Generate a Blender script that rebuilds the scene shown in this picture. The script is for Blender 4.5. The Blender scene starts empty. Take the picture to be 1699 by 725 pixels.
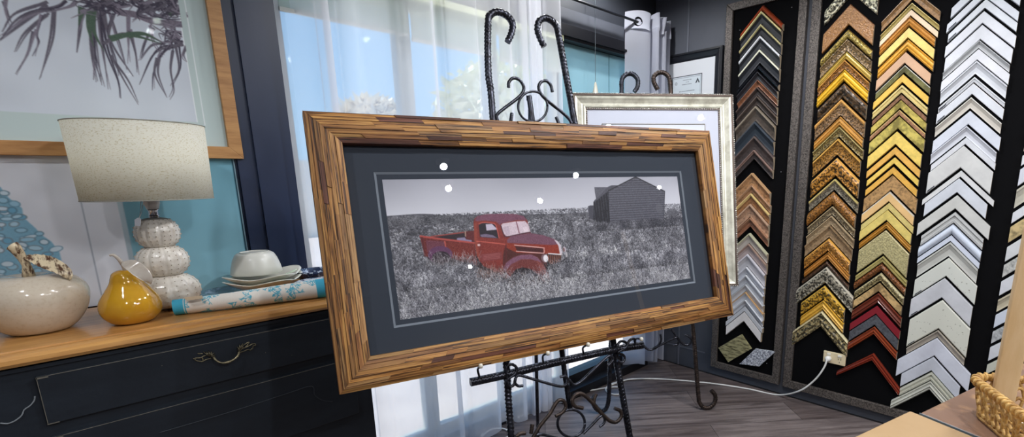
import bpy, bmesh, math, random
import numpy as np
from mathutils import Vector, Matrix
random.seed(7); rng = np.random.default_rng(7)
S = bpy.context.scene; C = S.collection
PI = math.pi

# ------------------------------------------------------------------ camera, sky, sun, exposure
EYE = Vector((0, 0, 1.4)); FPX, PCX, PCY = 819.3, 971.09, 469.145
RM = np.array([[0.68373138, -0.72966073, -0.01032522], [-0.15927749, -0.13541355, -0.97790278], [0.71213909, 0.6702674, -0.20880502]])
cd = bpy.data.cameras.new('camera'); cam = bpy.data.objects.new('camera', cd); C.objects.link(cam)
cd.sensor_fit = 'HORIZONTAL'; cd.sensor_width = 36; cd.lens = FPX / 1699 * 36
cd.shift_x = (849.5 - PCX) / 1699; cd.shift_y = (PCY - 362.5) / 1699; cd.clip_start = .02
M = Matrix.Identity(4)
for i in range(3):
    M[i][0] = RM[0][i]; M[i][1] = -RM[1][i]; M[i][2] = -RM[2][i]; M[i][3] = EYE[i]
cam.matrix_world = M
S.camera = cam
S.view_settings.view_transform = 'Standard'; S.view_settings.look = 'None'
S.view_settings.exposure = 0.0; S.view_settings.gamma = 1; S.view_settings.use_curve_mapping = False
w = bpy.data.worlds.new('sky'); S.world = w; w.use_nodes = True
nt = w.node_tree; bgn = nt.nodes['Background']
tc = nt.nodes.new('ShaderNodeTexCoord'); sx = nt.nodes.new('ShaderNodeSeparateXYZ'); cr = nt.nodes.new('ShaderNodeValToRGB')
nt.links.new(tc.outputs['Generated'], sx.inputs[0]); nt.links.new(sx.outputs['Z'], cr.inputs[0]); nt.links.new(cr.outputs[0], bgn.inputs[0])
cr.color_ramp.elements[0].position = 0.0; cr.color_ramp.elements[0].color = (.36, .68, 1, 1)
cr.color_ramp.elements[1].position = .6; cr.color_ramp.elements[1].color = (.22, .50, 1, 1)
bgn.inputs[1].default_value = 1.25
sun = bpy.data.lights.new('sun', 'SUN'); sun.energy = 6; sun.angle = .01; sun.color = (1, .95, .88)
so = bpy.data.objects.new('sun', sun); C.objects.link(so); so.rotation_euler = Vector((.55, -.10, -1)).to_track_quat('-Z', 'Y').to_euler()
SPOT_W = 40

# ------------------------------------------------------------------ picture maths
def ray(u, v):
    d = np.array([(u - PCX) / FPX, (v - PCY) / FPX, 1.]); return RM.T @ d
E0 = np.array([0, 0, 1.4])
def onz(u, v, z): d = ray(u, v); return E0 + d * ((z - 1.4) / d[2])
def ony(u, v, y): d = ray(u, v); return E0 + d * (y / d[1])
def onx(u, v, x): d = ray(u, v); return E0 + d * (x / d[0])
def onpl(u, v, P, n): d = ray(u, v); return E0 + d * (((P - E0) @ n) / (d @ n))

# ------------------------------------------------------------------ materials
def lin(c):
    c = [x / 255 for x in c]
    return tuple((x / 12.92 if x <= .04045 else ((x + .055) / 1.055) ** 2.4) for x in c) + (1,)
MC = {}
def mat(name, col, rough=.5, metal=0., noise=None, bump=None, spec=.5, coat=0., emis=None, attr=False):
    """noise=(colour2, scale, contrast lo, hi, stretch xyz) ; bump=(scale, strength, kind)"""
    if name in MC: return MC[name]
    m = bpy.data.materials.new(name); m.use_nodes = True; t = m.node_tree; N = t.nodes; L = t.links
    b = N['Principled BSDF']; b.inputs['Base Color'].default_value = lin(col)
    b.inputs['Roughness'].default_value = rough; b.inputs['Metallic'].default_value = metal
    b.inputs['Specular IOR Level'].default_value = spec; b.inputs['Coat Weight'].default_value = coat
    co = N.new('ShaderNodeTexCoord')
    src = None
    if attr:
        a = N.new('ShaderNodeAttribute'); a.attribute_name = 'paint'; src = a.outputs['Color']
    if noise:
        c2, sc, lo, hi, st = noise
        mp = N.new('ShaderNodeMapping'); mp.inputs['Scale'].default_value = st
        L.new(co.outputs['Object'], mp.inputs[0])
        n = N.new('ShaderNodeTexNoise'); n.inputs['Scale'].default_value = sc; n.inputs['Detail'].default_value = 8; n.inputs['Roughness'].default_value = .65
        L.new(mp.outputs[0], n.inputs['Vector'])
        mr = N.new('ShaderNodeMapRange'); mr.inputs[1].default_value = lo; mr.inputs[2].default_value = hi
        L.new(n.outputs[0], mr.inputs[0])
        mx = N.new('ShaderNodeMix'); mx.data_type = 'RGBA'
        L.new(mr.outputs[0], mx.inputs[0])
        if attr:
            mx.blend_type = 'MULTIPLY'; L.new(src, mx.inputs[6]); mx.inputs[7].default_value = lin(c2)
        else:
            mx.inputs[6].default_value = lin(col); mx.inputs[7].default_value = lin(c2)
        src = mx.outputs[2]
    if src: L.new(src, b.inputs['Base Color'])
    if bump:
        sc, stg, kind = bump[:3]
        mp = N.new('ShaderNodeMapping'); mp.inputs['Scale'].default_value = bump[3] if len(bump) > 3 else (1, 1, 1)
        L.new(co.outputs['Object'], mp.inputs[0])
        if kind == 'voronoi':
            n = N.new('ShaderNodeTexVoronoi'); n.inputs['Scale'].default_value = sc
        elif kind == 'wave':
            n = N.new('ShaderNodeTexWave'); n.inputs['Scale'].default_value = sc; n.inputs['Distortion'].default_value = 1
        else:
            n = N.new('ShaderNodeTexNoise'); n.inputs['Scale'].default_value = sc; n.inputs['Detail'].default_value = 6
        L.new(mp.outputs[0], n.inputs['Vector'])
        bp = N.new('ShaderNodeBump'); bp.inputs['Strength'].default_value = stg; bp.inputs['Distance'].default_value = .004
        L.new(n.outputs[0], bp.inputs['Height']); L.new(bp.outputs[0], b.inputs['Normal'])
    if emis:
        b.inputs['Emission Color'].default_value = lin(emis[0]); b.inputs['Emission Strength'].default_value = emis[1]
    MC[name] = m; return m

def sheer_mat(name, col, transp, emptyname=None):
    m = bpy.data.materials.new(name); m.use_nodes = True; t = m.node_tree; N = t.nodes; L = t.links
    N.remove(N['Principled BSDF']); o = N['Material Output']
    tr = N.new('ShaderNodeBsdfTransparent'); tl = N.new('ShaderNodeBsdfTranslucent'); df = N.new('ShaderNodeBsdfDiffuse')
    tl.inputs[0].default_value = lin(col); df.inputs[0].default_value = lin(col)
    a = N.new('ShaderNodeMixShader'); a.inputs[0].default_value = .5; L.new(tl.outputs[0], a.inputs[1]); L.new(df.outputs[0], a.inputs[2])
    b = N.new('ShaderNodeMixShader'); b.inputs[0].default_value = transp; L.new(a.outputs[0], b.inputs[1]); L.new(tr.outputs[0], b.inputs[2])
    L.new(b.outputs[0], o.inputs[0]); return m
def glass_mat(name, refl=1.0, tint=(255, 255, 255), ior=1.5):
    m = bpy.data.materials.new(name); m.use_nodes = True; t = m.node_tree; N = t.nodes; L = t.links
    N.remove(N['Principled BSDF']); o = N['Material Output']
    tr = N.new('ShaderNodeBsdfTransparent'); tr.inputs[0].default_value = lin(tint)
    gl = N.new('ShaderNodeBsdfGlossy'); gl.inputs['Roughness'].default_value = 0.0
    fr = N.new('ShaderNodeLayerWeight'); fr.inputs[0].default_value = .5
    pw = N.new('ShaderNodeMath'); pw.operation = 'POWER'; pw.inputs[1].default_value = 5; L.new(fr.outputs['Facing'], pw.inputs[0])
    ml = N.new('ShaderNodeMath'); ml.operation = 'MULTIPLY_ADD'; ml.inputs[1].default_value = .9 * refl; ml.inputs[2].default_value = .055 * refl; L.new(pw.outputs[0], ml.inputs[0])
    b = N.new('ShaderNodeMixShader'); L.new(ml.outputs[0], b.inputs[0]); L.new(tr.outputs[0], b.inputs[1]); L.new(gl.outputs[0], b.inputs[2])
    L.new(b.outputs[0], o.inputs[0]); return m

# ------------------------------------------------------------------ object helpers
def obj(name, me, parent=None, m=None):
    o = bpy.data.objects.new(name, me); C.objects.link(o)
    if m is not None and me is not None and not me.materials:
        for mm in (m if isinstance(m, (list, tuple)) else [m]): me.materials.append(mm)
    if parent is not None: o.parent = parent
    return o
def tag(o, label, cat, group=None, kind=None):
    o['label'] = label; o['category'] = cat
    if group: o['group'] = group
    if kind: o['kind'] = kind
    return o
def thing(name, label, cat, loc=(0, 0, 0), group=None):
    o = bpy.data.objects.new(name, None); o.empty_display_size = .05; C.objects.link(o); o.location = Vector(loc)
    return tag(o, label, cat, group)
class MB:
    """collects shapes as vertex/face lists; build() links them as ONE mesh object"""
    def __init__(s): s.v = []; s.f = []; s.mi = []; s.sm = []
    def add(s, vs, fs, mi=0, smooth=False):
        k = len(s.v); s.v += [tuple(map(float, p)) for p in vs]; s.f += [tuple(k + i for i in q) for q in fs]
        s.mi += [mi] * len(fs); s.sm += [smooth] * len(fs)
    def box(s, a, b, mi=0):
        x0, y0, z0 = a; x1, y1, z1 = b
        s.hexa([(x0, y0, z0), (x1, y0, z0), (x1, y1, z0), (x0, y1, z0), (x0, y0, z1), (x1, y0, z1), (x1, y1, z1), (x0, y1, z1)], mi)
    def hexa(s, p, mi=0):
        s.add(p, [(0, 3, 2, 1), (4, 5, 6, 7), (0, 1, 5, 4), (1, 2, 6, 5), (2, 3, 7, 6), (3, 0, 4, 7)], mi)
    def obox(s, O, ex, ey, ez, mi=0):
        O, ex, ey, ez = map(np.array, (O, ex, ey, ez))
        s.hexa([O, O + ex, O + ex + ey, O + ey, O + ez, O + ex + ez, O + ex + ey + ez, O + ey + ez], mi)
    def loft(s, rings, mi=0, smooth=True, cap=True, closed=True):
        n = len(rings[0]); vs = [p for r in rings for p in r]; fs = []
        for i in range(len(rings) - 1):
            for j in range(n if closed else n - 1):
                k = (j + 1) % n; fs.append((i * n + j, i * n + k, (i + 1) * n + k, (i + 1) * n + j))
        s.add(vs, fs, mi, smooth)
        if cap:
            k = len(s.v) - len(vs)
            s.f += [tuple(k + j for j in range(n))[::-1], tuple(k + (len(rings) - 1) * n + j for j in range(n))]
            s.mi += [mi, mi]; s.sm += [False, False]
    def lathe(s, prof, c=(0, 0, 0), n=48, mi=0, smooth=True, fn=None):
        rings = []
        for r, z in prof:
            rg = []
            for j in range(n):
                a = 2 * PI * j / n; q = fn(a, r, z) if fn else (r, z)
                rg.append((c[0] + q[0] * math.cos(a), c[1] + q[0] * math.sin(a), c[2] + q[1]))
            rings.append(rg)
        s.loft(rings, mi, smooth)
    def tube(s, pts, r, n=10, rib=0., pitch=.012, mi=0, cap=True, taper=None, step=None, slant=.5):
        P = smooth_path(pts, step or (pitch / 6 if rib else max(r * 1.2, .004)))
        T = np.gradient(P, axis=0); T /= np.linalg.norm(T, axis=1)[:, None] + 1e-12
        up = np.array([.3, .5, .81]); N0 = np.cross(T[0], up); N0 /= np.linalg.norm(N0)
        rings = []; d = 0
        for i in range(len(P)):
            if i: d += np.linalg.norm(P[i] - P[i - 1])
            N0 = N0 - (N0 @ T[i]) * T[i]; N0 /= np.linalg.norm(N0); B = np.cross(T[i], N0)
            rr = r if taper is None else r * np.interp(i / (len(P) - 1), np.linspace(0, 1, len(taper)), taper)
            rg = []
            for j in range(n):
                a = 2 * PI * j / n; q = rr
                if rib:
                    ph = (d / pitch + slant * math.sin(a)) % 1
                    q = rr * (1 + (rib if ph < .35 else 0)) if abs(math.cos(a)) > .25 else rr * (1 + rib)
                rg.append(P[i] + q * (math.cos(a) * N0 + math.sin(a) * B))
            rings.append(rg)
        s.loft(rings, mi, True, cap)
    def build(s, name, m, parent=None, col=None):
        me = bpy.data.meshes.new(name); me.from_pydata(s.v, [], s.f); me.validate(clean_customdata=False)
        for mm in (m if isinstance(m, (list, tuple)) else [m]): me.materials.append(mm)
        if len(me.polygons) == len(s.f):
            me.polygons.foreach_set('material_index', s.mi); me.polygons.foreach_set('use_smooth', s.sm)
        bm = bmesh.new(); bm.from_mesh(me); bmesh.ops.recalc_face_normals(bm, faces=bm.faces); bm.to_mesh(me); bm.free()
        return obj(name, me, parent)
def smooth_path(pts, step):
    P = np.array(pts, float)
    if len(P) == 2:
        n = max(2, int(np.linalg.norm(P[1] - P[0]) / step) + 1); return P[0] + (P[1] - P[0]) * np.linspace(0, 1, n)[:, None]
    Q = np.vstack([2 * P[0] - P[1], P, 2 * P[-1] - P[-2]]); out = []
    for i in range(1, len(Q) - 2):
        a, b, c, d = Q[i - 1], Q[i], Q[i + 1], Q[i + 2]; n = max(2, int(np.linalg.norm(c - b) / step))
        for t in np.arange(n) / n:
            out.append(.5 * (2 * b + (c - a) * t + (2 * a - 5 * b + 4 * c - d) * t * t + (3 * b - a - 3 * c + d) * t ** 3))
    out.append(P[-1]); return np.array(out)
def struct(name, mb, m):
    o = mb.build(name, m); o['kind'] = 'structure'; return o
def bevel(o, wd=.003, seg=2):
    b = o.modifiers.new('bevel', 'BEVEL'); b.width = wd; b.segments = seg; b.limit_method = 'ANGLE'; return o
def setv(v): return np.array(v, float)

# ------------------------------------------------------------------ a small painter for printed pictures (colours of a flat print)
class Paint:
    def __init__(s, W, H, col=(255, 255, 255)): s.W, s.H = W, H; s.a = np.zeros((H, W, 3)) + np.array(col, float)
    def poly(s, P, col, tex=0., stripes=None, alpha=1.):
        P = np.array(P, float); x0, y0 = np.floor(P.min(0)).astype(int); x1, y1 = np.ceil(P.max(0)).astype(int) + 1
        x0, y0 = max(x0, 0), max(y0, 0); x1, y1 = min(x1, s.W), min(y1, s.H)
        if x1 <= x0 or y1 <= y0: return
        X, Y = np.meshgrid(np.arange(x0, x1), np.arange(y0, y1)); cov = np.zeros(X.shape)
        for sx_, sy_ in ((-.375, -.125), (.125, -.375), (.375, .125), (-.125, .375)):
            Xs, Ys = X + sx_, Y + sy_; ins = np.zeros(X.shape, bool)
            for i in range(len(P)):
                ax, ay = P[i - 1]; bx, by = P[i]
                if ay == by: continue
                ins ^= ((ay > Ys) != (by > Ys)) & (Xs < (bx - ax) * (Ys - ay) / (by - ay) + ax)
            cov += ins / 4
        c = np.zeros(X.shape + (3,)) + np.array(col, float)
        if tex: c += rng.normal(0, tex, X.shape)[..., None]
        if stripes:
            dx, dy, per, dep = stripes; c += (np.sin((X * dx + Y * dy) / per * 2 * PI) * dep)[..., None]
        v = s.a[y0:y1, x0:x1]; k_ = (cov * alpha)[..., None]; v[:] = v * (1 - k_) + c * k_
    def ell(s, cx, cy, rx, ry, col, rot=0., tex=0., alpha=1.):
        t = np.linspace(0, 2 * PI, 40)[:-1]; c, q = math.cos(rot), math.sin(rot)
        s.poly([(cx + rx * math.cos(a) * c - ry * math.sin(a) * q, cy + rx * math.cos(a) * q + ry * math.sin(a) * c) for a in t], col, tex, alpha=alpha)
    def mute(s, k, x0=0): pass
    def line(s, pts, wd, col, tip=None, tex=0., alpha=1.):
        P = smooth_path([(p[0], p[1], 0) for p in pts], 2)[:, :2] if len(pts) > 2 else np.array(pts, float)
        T = np.gradient(P, axis=0); T /= np.linalg.norm(T, axis=1)[:, None] + 1e-9; Nn = np.stack([-T[:, 1], T[:, 0]], 1)
        w2 = np.linspace(wd, wd if tip is None else tip, len(P))[:, None] / 2
        s.poly(np.vstack([P + Nn * w2, (P - Nn * w2)[::-1]]), col, tex, alpha=alpha)
    def strokes(s, x, y, dx, dy, col, n=10, bend=0.):
        o = np.argsort(y); x, y, dx, dy, col = x[o], y[o], dx[o], dy[o], col[o]
        bn = rng.normal(0, bend, len(x))
        t = np.linspace(0, 1, n)
        X = x[:, None] + dx[:, None] * t + bn[:, None] * t * t; Y = y[:, None] + dy[:, None] * t + abs(bn[:, None]) * t ** 3 * .6
        X = np.rint(X).astype(int); Y = np.rint(Y).astype(int); ok = (X >= 0) & (X < s.W) & (Y >= 0) & (Y < s.H)
        cc = col[:, None, :] * (.62 + .5 * t[None, :, None]); s.a[Y[ok], X[ok]] = cc[ok]
def paint_grid(name, P, fn, m, parent=None, soft=.25):
    """a gridded surface whose colour per point is the print; fn(u, v) arrays -> xyz"""
    for ax_ in (0, 1):
        pa_ = np.concatenate([P.a.take([0], ax_), P.a, P.a.take([-1], ax_)], ax_); n_p = P.a.shape[ax_]
        P.a = soft * pa_.take(range(0, n_p), ax_) + (1 - 2 * soft) * P.a + soft * pa_.take(range(2, n_p + 2), ax_)
    H, W = P.H, P.W; u, v = np.meshgrid(np.linspace(0, 1, W), np.linspace(0, 1, H)); co = fn(u, v).reshape(-1, 3)
    i = np.arange(H * W).reshape(H, W); f = np.stack([i[:-1, :-1], i[1:, :-1], i[1:, 1:], i[:-1, 1:]], -1).reshape(-1, 4)
    me = bpy.data.meshes.new(name); me.vertices.add(H * W); me.vertices.foreach_set('co', co.ravel().astype(np.float32))
    me.loops.add(f.size); me.loops.foreach_set('vertex_index', f.ravel().astype(np.int32)); me.polygons.add(len(f))
    me.polygons.foreach_set('loop_start', np.arange(0, f.size, 4, dtype=np.int32)); me.polygons.foreach_set('loop_total', np.full(len(f), 4, np.int32))
    me.update(calc_edges=True)
    a = me.color_attributes.new('paint', 'FLOAT_COLOR', 'POINT'); c = np.clip(P.a, 0, 255) / 255
    c = np.where(c <= .04045, c / 12.92, ((c + .055) / 1.055) ** 2.4); c = np.concatenate([c.reshape(-1, 3), np.ones((H * W, 1))], 1)
    a.data.foreach_set('color', c.ravel().astype(np.float32)); me.materials.append(m)
    me.polygons.foreach_set('use_smooth', [True] * len(f))
    return obj(name, me, parent)
def smnoise(W, H, cell):
    g = rng.random((int(H / cell) + 3, int(W / cell) + 3)); y = np.arange(H) / cell; x = np.arange(W) / cell
    yi = y.astype(int); xi = x.astype(int); fy = (y - yi)[:, None]; fx = (x - xi)[None]; fy = fy * fy * (3 - 2 * fy); fx = fx * fx * (3 - 2 * fx)
    A = g[yi][:, xi]; B = g[yi][:, xi + 1]; D = g[yi + 1][:, xi]; E = g[yi + 1][:, xi + 1]
    return (A * (1 - fx) + B * fx) * (1 - fy) + (D * (1 - fx) + E * fx) * fy

# ================================================================== THE ROOM
WX, WY, CZ = 3.065, 2.187, 2.65          # right wall, window wall, ceiling
BX, BY = -1.9, -4.3
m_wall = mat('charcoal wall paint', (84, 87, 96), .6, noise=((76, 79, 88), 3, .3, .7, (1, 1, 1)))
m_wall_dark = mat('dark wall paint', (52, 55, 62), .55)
m_navy = mat('navy trim paint', (30, 41, 66), .35, noise=((38, 50, 78), 2, .3, .7, (1, 1, .2)))
m_floor = mat('grey oak floor', (120, 110, 108), .38)
# floor planks
t = m_floor.node_tree; N = t.nodes; L = t.links; b = N['Principled BSDF']
co = N.new('ShaderNodeTexCoord'); mp = N.new('ShaderNodeMapping'); mp.inputs['Rotation'].default_value = (0, 0, math.radians(41.5)); L.new(co.outputs['Object'], mp.inputs[0])
br = N.new('ShaderNodeTexBrick'); br.inputs['Scale'].default_value = 1; br.inputs['Brick Width'].default_value = 1.5; br.inputs['Row Height'].default_value = .23
br.inputs['Mortar Size'].default_value = .0016; br.offset = .37; br.inputs['Color1'].default_value = lin((138, 127, 124)); br.inputs['Color2'].default_value = lin((106, 94, 91)); br.inputs['Mortar'].default_value = lin((58, 52, 52))
L.new(mp.outputs[0], br.inputs['Vector'])
mp2 = N.new('ShaderNodeMapping'); mp2.inputs['Scale'].default_value = (1.2, 16, 1); L.new(mp.outputs[0], mp2.inputs[0])
nz = N.new('ShaderNodeTexNoise'); nz.inputs['Scale'].default_value = 1.6; nz.inputs['Detail'].default_value = 9; nz.inputs['Roughness'].default_value = .7; nz.inputs['Distortion'].default_value = .6; L.new(mp2.outputs[0], nz.inputs['Vector'])
mr = N.new('ShaderNodeMapRange'); mr.inputs[1].default_value = .38; mr.inputs[2].default_value = .66; L.new(nz.outputs[0], mr.inputs[0])
mx = N.new('ShaderNodeMix'); mx.data_type = 'RGBA'; mx.blend_type = 'MULTIPLY'; L.new(mr.outputs[0], mx.inputs[0]); L.new(br.outputs[0], mx.inputs[6]); mx.inputs[7].default_value = lin((150, 143, 146)); L.new(mx.outputs[2], b.inputs['Base Color'])

q = MB(); q.box((BX - .1, BY - .1, -.1), (WX + .15, WY + .02, 0)); struct('floor', q, m_floor)
q = MB(); q.box((BX - .1, BY - .1, CZ), (WX + .15, WY + .3, CZ + .12)); struct('ceiling', q, mat('white ceiling', (170, 172, 178), .7))
q = MB(); q.box((WX, BY, 0), (WX + .1, WY + .12, CZ)); struct('wall_right', q, m_wall)
q = MB(); q.box((BX - .1, BY, 0), (BX, WY + .12, CZ)); struct('wall_left', q, m_wall)
q = MB(); q.box((BX, BY - .1, 0), (WX, BY, CZ)); struct('wall_back', q, m_wall)
# window wall: solid part left, header over the windows, low sill
OX0, OX1, OZ0, OZ1 = .66, 2.98, .075, 2.17
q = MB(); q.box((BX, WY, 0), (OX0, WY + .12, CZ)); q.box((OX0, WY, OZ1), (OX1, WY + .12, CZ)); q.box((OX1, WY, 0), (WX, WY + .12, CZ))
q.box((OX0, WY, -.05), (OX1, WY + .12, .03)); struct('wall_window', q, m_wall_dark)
q = MB(); q.box((1.95, WY - .028, 2.245), (WX, WY, 2.29)); q.box((1.95, WY - .02, 2.29), (WX, WY, 2.34)); struct('trim_1', q, m_wall)
q = MB(); q.box((1.95, WY - .05, 2.165), (WX, WY, 2.245)); q.box((1.95, WY - .065, 2.18), (WX, WY - .05, 2.195))
struct('trim_2', q, mat('black window head', (20, 21, 27), .4))
# navy timber post beside the window, with its stepped strips
q = MB(); q.box((.475, WY - .045, 0), (.657, WY, CZ)); q.box((.53, WY - .058, 0), (.62, WY - .045, CZ)); q.box((.458, WY - .03, 0), (.475, WY, CZ)); struct('trim_3', q, m_navy)
# thin black gap strip along the right wall's foot, and panel joint strips
q = MB(); q.box((WX - .012, BY, 0), (WX, WY, .004)); struct('gap_strip_right', q, mat('black gap', (18, 18, 20), .8))
y0 = onx(1142, 60, WX)[1]
q = MB(); q.box((WX - .004, y0 - .006, .0), (WX, y0 + .006, CZ)); struct('trim_4', q, mat('panel joint', (104, 107, 117), .5))
q = MB(); q.box((WX - .003, 1.7, .142), (WX, WY, .150)); struct('trim_5', q, mat('panel joint', (104, 107, 117), .5))
# windows
m_alu = mat('pale window frame', (205, 210, 205), .4)
m_black = mat('black aluminium', (22, 24, 30), .35)
m_pane = glass_mat('window glass', .1, (248, 252, 252))
def window(i, x0, x1, fm, fr=.035):
    q = MB(); y0, y1 = WY + .02, WY + .07
    q.box((x0, y0, OZ0), (x0 + fr, y1, OZ1)); q.box((x1 - fr, y0, OZ0), (x1, y1, OZ1)); q.box((x0 + fr, y0, OZ1 - fr), (x1 - fr, y1, OZ1)); q.box((x0 + fr, y0, OZ0), (x1 - fr, y1, OZ0 + .05))
    o = struct('window_%d' % i, q, fm)
    g = MB(); g.box((x0 + fr, WY + .042, OZ0 + .05), (x1 - fr, WY + .048, OZ1 - fr)); g.build('pane', m_pane, o)
window(1, OX0, 1.18, m_alu); window(2, 1.18, 1.66, m_alu); window(3, 1.66, 2.12, m_alu); window(4, 2.12, OX1, m_black, .03)
q = MB(); q.box((2.0, WY - .10, 0), (2.90, WY + .02, .06)); q.box((.7, WY - .03, 0), (2.0, WY + .02, .05)); q.box((2.0, WY - .03, .06), (2.9, WY + .02, .13)); struct('trim_6', q, mat('black sliding track', (20, 20, 26), .45))
# outside
q = MB(); q.box((-30, WY + .12, -.2), (40, 60, -.05)); struct('ground_outside', q, mat('pale concrete', (232, 216, 206), .9, noise=((205, 188, 180), 2, .3, .7, (1, 1, 1))))
q = MB(); q.box((-30, 14, -.05), (40, 14.2, 1.9)); struct('boundary_wall_outside', q, mat('cream render', (225, 215, 200), .9))
def tree(x, y, h, r, col, label):
    t = thing('tree', label, 'tree', (x, y, -.05), 'hazy trees outside the window')
    q = MB(); q.tube([(0, 0, 0), (.05, 0, h * .35), (.0, .05, h * .7)], .12, 8, taper=[1.2, .8, .4])
    for k in range(5): a = k * 1.3; q.tube([(0, 0, h * .4), (r * .4 * math.cos(a), r * .4 * math.sin(a), h * .62), (r * .6 * math.cos(a), r * .6 * math.sin(a), h * .8)], .04, 6, taper=[1, .7, .4])
    q.build('trunk', mat('tree bark', (120, 100, 85), .9), t)
    g = MB(); R = random.Random(int(x * 10))
    for k in range(2600):
        a = R.random() * 2 * PI; b2 = math.acos(2 * R.random() - 1); rr = r * R.random() ** .4
        p = np.array([rr * math.cos(a) * math.sin(b2), rr * math.sin(a) * math.sin(b2), h * .72 + rr * .8 * math.cos(b2)])
        d1 = np.array([R.uniform(-1, 1) for _ in range(3)]); d1 /= np.linalg.norm(d1); d2 = np.cross(d1, [.3, .2, .9]); s_ = R.uniform(.10, .24)
        g.add([p - d1 * s_, p - d2 * s_ * .5, p + d1 * s_, p + d2 * s_ * .5], [(0, 1, 2, 3)])
    g.build('foliage', mat('leaf ' + label[:8], col, .8), t)
tree(7.5, 9.5, 3.8, 1.7, (236, 234, 205), 'pale yellow-green leafy tree outside, behind the second window pane')
tree(4.5, 9.8, 3.3, .75, (238, 226, 205), 'cream autumn tree outside, low in the blue window pane')
# roller blinds
m_bl = sheer_mat('grey green blind cloth', (205, 216, 206), .25)
for x0, x1, zb, lb in ((.68, 1.18, 2.017, 'grey-green roller blind rolled up at the top of the left window pane'), (1.2, 1.66, 2.005, 'grey-green roller blind at the top of the middle window pane'), (1.68, 2.11, 1.995, 'grey-green roller blind at the top of the pane behind the easel hook')):
    t = thing('roller_blind', lb, 'blind', (x0, WY - .01, zb), 'roller blinds behind the sheer curtain')
    q = MB(); q.box((0, -.014, .005), (x1 - x0, -.012, .16)); q.build('blind_cloth', m_bl, t)
    q = MB(); q.box((0, -.02, -.008), (x1 - x0, -.006, .005)); q.build('bottom_bar', m_alu, t)
    q = MB(); q.box((0, -.045, .155), (x1 - x0, .0, .185)); q.build('head_box', mat('pale yellow head box', (222, 228, 190), .5), t)
m_teal = sheer_mat('teal blind cloth', (182, 218, 226), 0.0)
t = thing('roller_blind', 'teal blind filling the right window above the silver frame', 'blind', (2.13, WY + .012, .5))
q = MB(); q.box((0, -.001, 0), (.84, .001, 1.665)); q.build('blind_cloth', m_teal, t)
q = MB(); q.box((.445, -.004, 0), (.4475, -.001, 1.665)); q.build('seam', mat('teal seam', (60, 110, 122), .6), t)
q = MB(); q.box((0, -.008, -.02), (.84, .006, 0)); q.build('bottom_bar', m_alu, t)
# pendant in front of the teal blind
p1 = ony(988, 152, 2.12)
t = thing('pendant_lamp', 'small pale glass bell pendant hanging on a thin cord before the teal blind', 'lamp', p1)
q = MB(); q.lathe([(.001, .055), (.006, .05), (.012, .02), (.019, -.01), (.026, -.03), (.028, -.035), (.024, -.035)], n=24); q.build('lamp_shade', mat('frosted pale glass', (200, 195, 180), .25), t)
q = MB(); q.tube([(0, 0, .05), (0, 0, CZ - p1[2])], .0016, 6); q.build('cord', mat('grey cord', (90, 100, 105), .6), t)

# ------------------------------------------------------------------ sheer curtains on a rod
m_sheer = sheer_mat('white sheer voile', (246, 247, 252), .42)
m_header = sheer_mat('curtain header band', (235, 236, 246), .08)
def curtain(x0, x1, y, z0, z1, folds, amp, seed, parent, name, m, hemw=.012, sc=None):
    R = np.random.default_rng(seed); n = 700; u = np.linspace(0, 1, n); ph = np.cumsum(.12 + 2.6 * np.interp(u, np.linspace(0, 1, 18), R.random(18)) ** 3); ph = ph / ph[-1] * folds * 2 * PI
    rows = 26; V = []
    for r in range(rows):
        t = r / (rows - 1); z = z1 + (z0 - z1) * t
        ph2 = ph + .35 * np.sin(3 * u + 2 * t) + .2 * t * np.sin(9 * u)
        am = amp * (.65 + .35 * np.interp(u, np.linspace(0, 1, 9), R.random(9) * 0 + [.6, 1, .7, .3, 1, .8, .4, 1, .7])) * (.9 + .3 * t)
        yy = y + am * np.sin(ph2) * np.where(np.sin(ph2) > 0, 1, .8); xx = x0 + (x1 - x0) * u - .5 * am * np.sin(2 * ph2) * .9
        yy = yy + .062 * np.clip((.80 - xx) / .10, 0, 1)
        zz = z + (hemw * np.sin(ph2 * .5 + 1) if r == rows - 1 else 0)
        V += list(zip(xx, yy, np.broadcast_to(zz, n)))
    F = [(r * n + i, r * n + i + 1, (r + 1) * n + i + 1, (r + 1) * n + i) for r in range(rows - 1) for i in range(n - 1)]
    g = MB(); g.add(V, F, 0, True); return g.build(name, m, parent)
RY = 2.085
t = thing('sheer_curtain', 'wide white sheer curtain over the bright windows behind the truck picture', 'curtain', (0, 0, 0), 'white sheer curtains')
curtain(.635, 2.03, RY, .03, 2.56, 9, .032, 3, t, 'drape', m_sheer)
q = curtain(.637, 2.028, RY, 2.40, 2.56, 9, .0315, 3, t, 'header_band', m_header)
t = thing('sheer_curtain', 'white eyelet curtain gathered tight in the corner beside the certificate', 'curtain', (0, 0, 0), 'white sheer curtains')
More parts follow.
